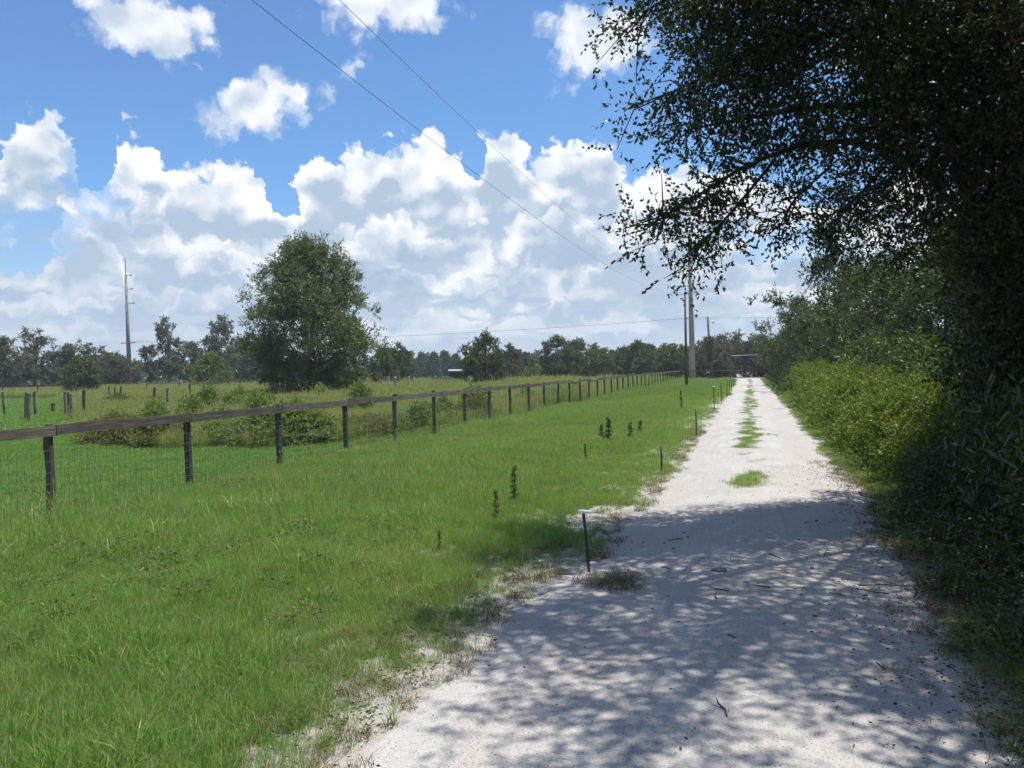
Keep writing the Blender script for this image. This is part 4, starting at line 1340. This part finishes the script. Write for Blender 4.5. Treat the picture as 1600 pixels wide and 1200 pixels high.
x, y, vi = gather([(-7.75, -0.9, 1.6, 6.0, 420, [0, 1, 2, 3]), (-7.75, -0.9, 6.0, 11.0, 260, [0, 1, 2, 3]), (-7.75, -0.7, 11, 22, 75, [4, 5, 6]),
                   (-7.75, -0.7, 22, 45, 34, [4, 5, 6]), (-7.75, -0.7, 45, 99, 12, [7, 8]),
                   (-7.75, -0.9, 1.6, 14, 26, [9, 10, 11]), (-7.75, -0.9, 1.6, 9, 5, [12, 13]), (-7.75, -0.9, 14, 30, 10, [9, 10, 11])])
d = road_left(y) - x                                    # distance from the sand
p = np.clip((d + 0.05) / np.where(y < 7, 0.8, 0.4), 0, 1)
p *= np.where(d > 0, 1, 0.2)
bare = fbm(x * 2.1, y * 1.6, 31, 4)
p *= np.where((d < np.where(y < 9, 1.2, 0.6)) & (bare > 0.22 + np.where(y < 9, 0.45, 0.9) * np.clip(d, 0, 1.2)), 0.10, 1)
bare2 = fbm(x * 1.2, y * 1.2, 33, 3)
p *= np.where((d < 1.1) & (y < 5) & (bare2 > 0.38), 0.3, 1)
keep = rng.uniform(0, 1, len(x)) < p
x, y, vi, d = x[keep], y[keep], vi[keep], d[keep]
hgt = 0.85 + 0.45 * fbm(x * 0.8, y * 0.8, 35, 3) + 0.3 * fbm(x * 3.1, y * 3.1, 37, 3) + 0.25 * np.clip(-6.5 - x, 0, 1.2)
hgt = np.clip(hgt, 0.55, 1.6)
sc = hgt * np.clip(0.45 + d * 0.45, 0.45, 1.0) * rng.uniform(0.7, 1.25, len(x))
scatter('verge_grass', 'rough green grass of the verge between lane and board fence', 'grass', finish(x, y), rng.uniform(0, 6.28, len(x)), sc, verge_t, vi)

# right-hand verge and the strip down the middle of the lane
x, y, vi = gather([(0.6, 2.8, 1.5, 9, 420, [0, 1, 2, 3]), (1.0, 2.6, 9, 24, 120, [4, 5, 6]), (1.0, 2.8, 24, 60, 45, [4, 5, 6]), (1.0, 3.0, 60, 98, 20, [7, 8])])
d = x - road_right(y)
p = np.clip((d + 0.06) / 0.35, 0, 1) * np.where(y < 9, np.clip(0.6 + 0.9 * fbm(x * 2.5, y * 2.5, 36, 3), 0.05, 1), 1)
keep = rng.uniform(0, 1, len(x)) < p
x, y, vi, d = x[keep], y[keep], vi[keep], d[keep]
scatter('hedge_foot_grass', 'short grass along the foot of the hedge', 'grass', finish(x, y), rng.uniform(0, 6.28, len(x)),
        np.clip(0.4 + d * 0.6, 0.4, 1.0) * rng.uniform(0.6, 1.15, len(x)), verge_t, vi)

x, y, vi = gather([(-0.6, 0.7, 10.5, 24, 190, [4, 5, 6]), (-0.5, 0.7, 24, 55, 90, [4, 5, 6]), (-0.4, 0.8, 55, 97, 30, [4, 5, 6]), (-0.6, 0.7, 10.5, 24, 160, [0, 1, 2, 3])])
cx = np.interp(y, [10, 18, 30, 60, 100], [-0.02, 0.02, 0.05, 0.2, 0.35]) + 0.08 * fbm(y * 0.9, 0, 41, 3)
wd = 0.22 + 0.07 * fbm(y * 1.7, 0, 42, 4) + np.where(y > 40, -0.03, 0)
wd = np.where(y < 16.6, -1, wd)
wd = np.where((y > 11.1) & (y < 12.9), 0.36 * np.sqrt(np.clip(1 - ((y - 12.0) / 0.9) ** 2, 0, 1)) - 0.06, wd)
wd = np.where((y > 14.2) & (y < 14.7), 0.10, wd)
wd = np.where((y > 15.3) & (y < 15.7), 0.13, wd)
edge = wd - np.abs(x - cx + 0.24 * fbm(x * 6, y * 4, 43, 5))
side = (np.abs(y - 20.4 - 0.7 * fbm(x * 3, 0, 1, 2)) < 0.25) & (x > 0.3) & (x < 0.65)
keep = ((edge > 0) & (rng.uniform(0, 1, len(x)) < np.clip(edge * 3.2 + 0.06, 0, 0.6))) | (side & (rng.uniform(0, 1, len(x)) < 0.25))
x, y, vi, edge = x[keep], y[keep], vi[keep], edge[keep]
scatter('lane_strip_grass', 'worn strip of grass growing between the wheel tracks', 'grass', np.stack([x, y, 0 * x + 0.015], 1), rng.uniform(0, 6.28, len(x)),
        np.clip(0.32 + edge * 1.6, 0.3, 0.62) * rng.uniform(0.7, 1.2, len(x)), verge_t, vi)


def weed_edge(x):
    return np.interp(-x, [8.1, 8.8, 9.2, 9.7, 10.5, 13.4, 15, 17, 52, 90], [24, 20.5, 19, 17.4, 16.2, 15.8, 16.5, 18.4, 53.5, 92])


def in_meadow(x, y):
    depth = -x * 0.274 + y * 0.962
    return (x < -8.1) & ((y > weed_edge(x) + 0.5 * fbm(x * 1.1, y * 1.1, 51, 3)) | (depth > 66 + 2 * fbm(x * .3, y * .3, 52, 2)))


LW = M['lawn']
lawn_t = [tuft_mesh('lawn_tuft', 350 + i, 80, 0.26, 0.085, 0.008, 0.5, 2, LW) for i in range(3)]
lawn_t += [tuft_mesh('lawn_tuft', 356 + i, 130, 0.6, 0.12, 0.02, 0.5, 2, LW) for i in range(2)]
x, y, vi = gather([(-20, -7.85, 2.5, 24, 42, [0, 1, 2]), (-70, -8, 20, 66, 6.5, [3, 4]), (-24, -18, 8, 24, 20, [0, 1, 2])])
keep = ~in_meadow(x, y) & (np.abs(np.degrees(np.arctan2(x, y)) + 16) < 36)
x, y, vi = x[keep], y[keep], vi[keep]
scatter('lawn_grass', 'bright short mown grass of the pasture', 'grass', finish(x, y), rng.uniform(0, 6.28, len(x)), rng.uniform(0.7, 1.3, len(x)), lawn_t, vi)

MW = M['meadow']
mead_t = [tuft_mesh('meadow_tuft', 360 + i, 90, 0.28, 0.72, 0.011, 0.5, 3, MW, 0.25) for i in range(4)]
mead_t += [tuft_mesh('meadow_tuft', 370 + i, 130, 0.7, 0.80, 0.024, 0.5, 2, MW, 0.3) for i in range(3)]
mead_t += [tuft_mesh('meadow_tall', 380 + i, 14, 0.15, 1.15, 0.010, 0.35, 3, MW, 0.7) for i in range(2)]
x, y, vi = gather([(-20, -8.1, 15, 34, 11, [0, 1, 2, 3]), (-45, -8.1, 30, 62, 2.6, [4, 5, 6]), (-40, -18, 16, 34, 3.5, [4, 5, 6]), (-115, -8.1, 60, 98, 1.1, [4, 5, 6]),
                   (-60, -8.1, 16, 80, 0.7, [7, 8]), (-8.3, -7.85, 14, 98, 10, [0, 1]), (-60, 30, 103, 112, 1.2, [4, 5, 6]), (-115, -60, 98, 118, 0.6, [4, 5, 6])])
keep = (in_meadow(x, y) | ((x > -8.4) & (rng.uniform(0, 1, len(x)) < 0.35))) & (np.abs(np.degrees(np.arctan2(x, y)) + 16) < 36)
keep &= ~((np.abs(x + 0.4) < 1.4) & (y > 100))
x, y, vi = x[keep], y[keep], vi[keep]
sc = (0.78 + 0.35 * fbm(x * 0.25, y * 0.25, 55, 4)) * rng.uniform(0.7, 1.2, len(x)) * np.where(y > 102, 0.6, 1) * np.where(x > -8.4, 0.55, 1) * np.interp(y, [16, 30, 60], [0.72, 0.85, 1.0])
scatter('meadow_grass', 'tall yellow green seeding meadow grass behind the board fence', 'grass', finish(x, y), rng.uniform(0, 6.28, len(x)), sc, mead_t, vi)

# low broad-leaved herbs among the verge grass
herb_t = []
for i in range(4):
    r_ = np.random.default_rng(395 + i)
    n = 60
    rr, a = 0.10 * np.sqrt(r_.uniform(0, 1, n)), r_.uniform(0, 6.28, n)
    P = np.stack([rr * np.cos(a), rr * np.sin(a), r_.uniform(0.04, 0.13, n)], 1)
    A = unit(np.stack([np.cos(a), np.sin(a), r_.uniform(0.0, 0.9, n)], 1) + r_.normal(size=(n, 3)) * 0.35)
    herb_t.append(leaf_mesh('herb', P, A, 0.022 + 0.004 * i, 0.012, [M['weed'], M['bright'], M['weed'], M['brownweed']][i], r_))
x, y, vi = gather([(-7.6, -1.2, 1.8, 9, 8, [0, 1, 2, 3]), (-7.6, -1.2, 9, 20, 3, [0, 1, 2, 3])])
keep = (fbm(x * 1.1, y * 1.1, 61, 3) > -0.05) & (x < road_left(y) - 0.15)
x, y, vi = x[keep], y[keep], vi[keep]
scatter('verge_herbs', 'low broad leaved herbs mixed into the verge grass', 'herbs', finish(x, y), rng.uniform(0, 6.28, len(x)), rng.uniform(0.6, 1.3, len(x)), herb_t, vi)

# dead grass and leaf litter at the sand's edge
DG = M['dead']
dead_t = [tuft_mesh('dead_tuft', 390 + i, 40, 0.09, 0.10, 0.004, 1.6, 3, DG) for i in range(3)]
n = 130
y = rng.uniform(3, 22, n)
x = road_left(y) - np.abs(rng.normal(0.02, 0.16, n))
xr_ = road_right(yr_ := rng.uniform(3, 16, 160)) + rng.normal(0.15, 0.2, 160)
ccx, ccy = rng.normal(-1.0, 0.13, 34), rng.normal(6.2, 0.12, 34)
yb_ = rng.uniform(2.2, 7.5, 190)
xb_ = road_left(yb_) - 0.1 - np.abs(rng.normal(0, 0.9, 190))
x, y = np.concatenate([x, xr_, ccx, xb_]), np.concatenate([y, yr_, ccy, yb_])
scatter('dead_grass', 'brown dead grass along both edges of the sand', 'grass', np.stack([x, y, 0 * x + 0.012], 1), rng.uniform(0, 6.28, len(x)), rng.uniform(0.5, 1.1, len(x)), dead_t)

n = 13000
y = rng.uniform(2.2, 14, n)
e = np.abs(rng.normal(0, 0.55, n))
right = rng.uniform(0, 1, n) < 0.88
x = np.where(right, road_right(y) + 0.75 - e * 0.9, road_left(y) - 0.45 + rng.normal(0, 0.25, n))
loose = rng.uniform(0, 1, n) < 0.012
x = np.where(loose, rng.uniform(-1.2, 1.2, n), x)
A = unit(rng.normal(size=(n, 3)) * np.array([1, 1, 0.12]))
z = np.where((x > road_left(y)) & (x < road_right(y)), 0.040, 0.03) + rng.uniform(0, 0.008, n)
o = link('leaf_litter', leaf_mesh('leaf_litter', np.stack([x, y, z], 1), A, 0.026, 0.011, M['litter'], rng))
tag(o, 'scattered brown oak leaves on the sand and under the hedge', 'leaf litter', kind='stuff')

# ------------------------------------------------------------------ weeds, twigs and stones
def dogfennel(name, seed, h, mat):
    r_ = np.random.default_rng(seed)
    g = Geo().tube([(0, 0, -0.03), (0.02 * h, 0, h * .5), (0.03 * h, 0.01, h)], [0.006, 0.005, 0.002], 5)
    n = 22
    t = np.linspace(0.12, 1, n)
    C = np.stack([0.03 * h * t, 0 * t, h * t], 1)
    a = np.arange(n) * 2.4 + r_.uniform(-.6, .6, n)
    out = unit(np.stack([np.cos(a), np.sin(a), 0.9 + 0 * a], 1))
    P, A, I = sprigs(C, out, 3, 9, 0.13 * h * (1.25 - t) + 0.02, 0.35, r_)
    return g.mesh(name + '_stem', mat, True), leaf_mesh(name + '_foliage', P, A, 0.045 * h / 0.5, 0.011 * h / 0.5, mat, r_)


fen = [dogfennel('verge_weed', 400 + i, 0.5, M['sapling']) for i in range(3)]
for i, (x, y, h, lab) in enumerate([(-2.77, 9.71, .50, 'tallest upright dark weed in the verge grass'), (-2.62, 8.46, .38, 'upright dark weed beside the tallest verge weed'),
                                    (-2.69, 6.95, .22, 'low dark weed in the verge grass level with the white capped stake'),
                                    (-2.86, 17.54, .60, 'bushy dark weed of the cluster in the sunny verge'), (-2.51, 18.32, .45, 'bushy dark weed of the cluster in the sunny verge'),
                                    (-2.45, 19.5, .42, 'bushy dark weed of the cluster in the sunny verge'), (-3.1, 18.0, .42, 'bushy dark weed of the cluster in the sunny verge'),
                                    (-2.75, 14.28, .34, 'small dark weed standing between the weed cluster and the tallest weed'), (-2.41, 31.92, .5, 'dark weed in the far verge'),
                                    (-2.9, 38.0, .6, 'dark weed in the far verge')]):
    s = h / 0.5
    w = s * (1.15 if 'bushy' in lab else 0.7)
    s *= 0.88
    place_shrub(fen[i % 3], lab, (x, y, float(ground_z(x, y))), i * 1.3, (w, w, s), 'upright weeds in the verge', 'verge_weed', 'weed')

bank_g = [make_shrub('bank_shrub', 420 + i, 0.95, 0.95, M['weed'], (0.085, 0.045), 170) for i in range(2)]
bank_b = [make_shrub('bank_brown', 430 + i, 0.8, 0.8, M['brownweed'], (0.10, 0.025), 130) for i in range(2)]
for i, (x, y, s, hz) in enumerate([(-11.4, 17.0, .7, .8), (-10.6, 17.3, .95, .9), (-10.1, 17.8, .75, .9), (-9.8, 19.2, .6, .8), (-12.4, 17.4, .6, .9), (-9.3, 20.8, .7, .7), (-9.5, 24.0, .8, .8)]):
    place_shrub(bank_g[i % 2], 'low dark green bush at the front of the weedy bank behind the fence', (x, y, 0), i * 2.0, (s, s, s * hz), 'green bushes of the weedy bank')
for i, (x, y, s, hz) in enumerate([(-15.2, 17.0, .95, .85), (-14.6, 17.1, .8, .9), (-13.6, 16.9, .9, .8), (-9.35, 19.6, .75, .8), (-31.5, 35.6, 1.15, .75), (-29.8, 36.3, 1.0, .7), (-9.1, 27.0, .9, .8)]):
    place_shrub(bank_b[i % 2], 'dry brownish clump of weeds in the weedy bank', (x, y, 0), i * 1.6, (s, s, s * hz), 'brown weed clumps', 'weed_clump', 'weeds')

for i in range(15):
    r_ = np.random.default_rng(500 + i)
    ln = r_.uniform(0.07, 0.24)
    a = np.zeros(3)
    pts = [a]
    h_ = r_.uniform(0, 6.28)
    for _ in range(3):
        h_ += r_.normal(0, 0.35)
        a = a + np.array([math.cos(h_), math.sin(h_), r_.normal(0, 0.03)]) * ln / 3
        pts.append(a)
    if i == 0:
        x, y = 0.75, 6.38
        pts = [(0, 0, 0), (0.15, 0.01, 0.008), (0.28, 0.04, 0.004), (0.42, 0.03, 0.012)]
    else:
        x, y = r_.uniform(-0.9, 1.0), r_.uniform(3.4, 9.5)
    g = Geo().tube(pts, [0.005, 0.0045, 0.004, 0.002], 5)
    if r_.uniform() < 0.5:
        q = np.array(pts[1])
        g.tube([q, q + np.array([math.cos(h_ + 0.9), math.sin(h_ + 0.9), 0.1]) * ln * 0.3], [0.003, 0.0015], 4)
    o = link('fallen_twig', g.mesh('fallen_twig', M['twig']))
    o.location = (x, y, 0.043)
    tag(o, 'longest fallen twig reaching out from the hedge over the sand' if i == 0 else 'small dark fallen twig lying on the shaded sand', 'twig', 'fallen twigs on the lane')

def stone(name, seed, s, label, loc, group=None):
    r_ = np.random.default_rng(seed)
    rings = []
    for z, e in ((-0.3, 0.8), (0.1, 1.0), (0.45, 0.8), (0.62, 0.35)):
        rings.append([(math.cos(a) * s[0] * e * r_.uniform(.8, 1.15), math.sin(a) * s[1] * e * r_.uniform(.8, 1.15), z * s[2]) for a in np.linspace(0, 6.28, 9)[:-1]])
    o = link(name, Geo().loft(rings).mesh(name, M['stone'], True))
    o.location = loc
    return tag(o, label, 'stone', group)


stone('dark_stone', 1, (0.065, 0.05, 0.04), 'flat dark clod lying alone in the shaded lane', (-0.23, 6.67, 0.03))
for i in range(30):
    r_ = np.random.default_rng(700 + i)
    q = r_.uniform(0.008, 0.018)
    stone('pebble', 710 + i, (q, q * r_.uniform(.6, 1), q * .7), 'small dark pebble on the sand lane', (r_.uniform(-1, 1.1), r_.uniform(3.3, 9), 0.034), 'pebbles on the lane')

creep = [make_shrub('creeper', 440 + i, 0.22, 0.42, M['briar'], (0.04, 0.02), 60, 5, 6, 0.16) for i in range(2)]
for i in range(12):
    r_ = np.random.default_rng(800 + i)
    y = 3.2 + i * 0.62
    x = float(road_right(np.array([y]))[0]) + r_.uniform(0.35, 0.8)
    q = r_.uniform(0.7, 1.2)
    place_shrub(creep[i % 2], 'low dark creeper spreading over litter at the shaded lane edge', (x, y, 0), i * 1.1, (q, q, q), 'creepers at the shaded lane edge', 'creeper', 'creeper')

weedy = [make_shrub('meadow_weed', 460 + i, 0.85, 0.42, M['weed'], (0.09, 0.03), 70, 6, 7, 0.26) for i in range(3)]
n = 0
for i in range(400):
    r_ = np.random.default_rng(900 + i)
    x, y = r_.uniform(-24, -8.6), r_.uniform(15.5, 40)
    if not in_meadow(np.array([x]), np.array([y]))[0] or abs(math.degrees(math.atan2(x, y)) + 16) > 33:
        continue
    n += 1
    if n > 26:
        break
    q = r_.uniform(0.7, 1.25)
    place_shrub(weedy[i % 3], 'light green leafy weed standing in the tall meadow grass', (x, y, 0), i, (q, q, q * r_.uniform(0.8, 1.15)), 'leafy weeds in the meadow', 'meadow_weed', 'weed')

# ------------------------------------------------------------------ humid summer air
HZ = 0.00045
hz = Geo().box((0, 475, 11.5), (2400, 1850, 25)).mesh('haze', None)
hm = bpy.data.materials.new('haze')
hm.use_nodes = True
hk = NT(hm.node_tree)
pv_ = hk.node('ShaderNodeVolumePrincipled')
pv_.inputs['Color'].default_value = (0.86, 0.92, 1.0, 1)
pv_.inputs['Density'].default_value = HZ
pv_.inputs['Anisotropy'].default_value = 0.2
ho = hk.node('ShaderNodeOutputMaterial')
hk.t.links.new(pv_.outputs[0], ho.inputs['Volume'])
hz.materials.append(hm)
tag(link('haze', hz), 'thin pale summer haze over the pasture', 'haze', kind='stuff')
scene.cycles.volume_bounces = 0
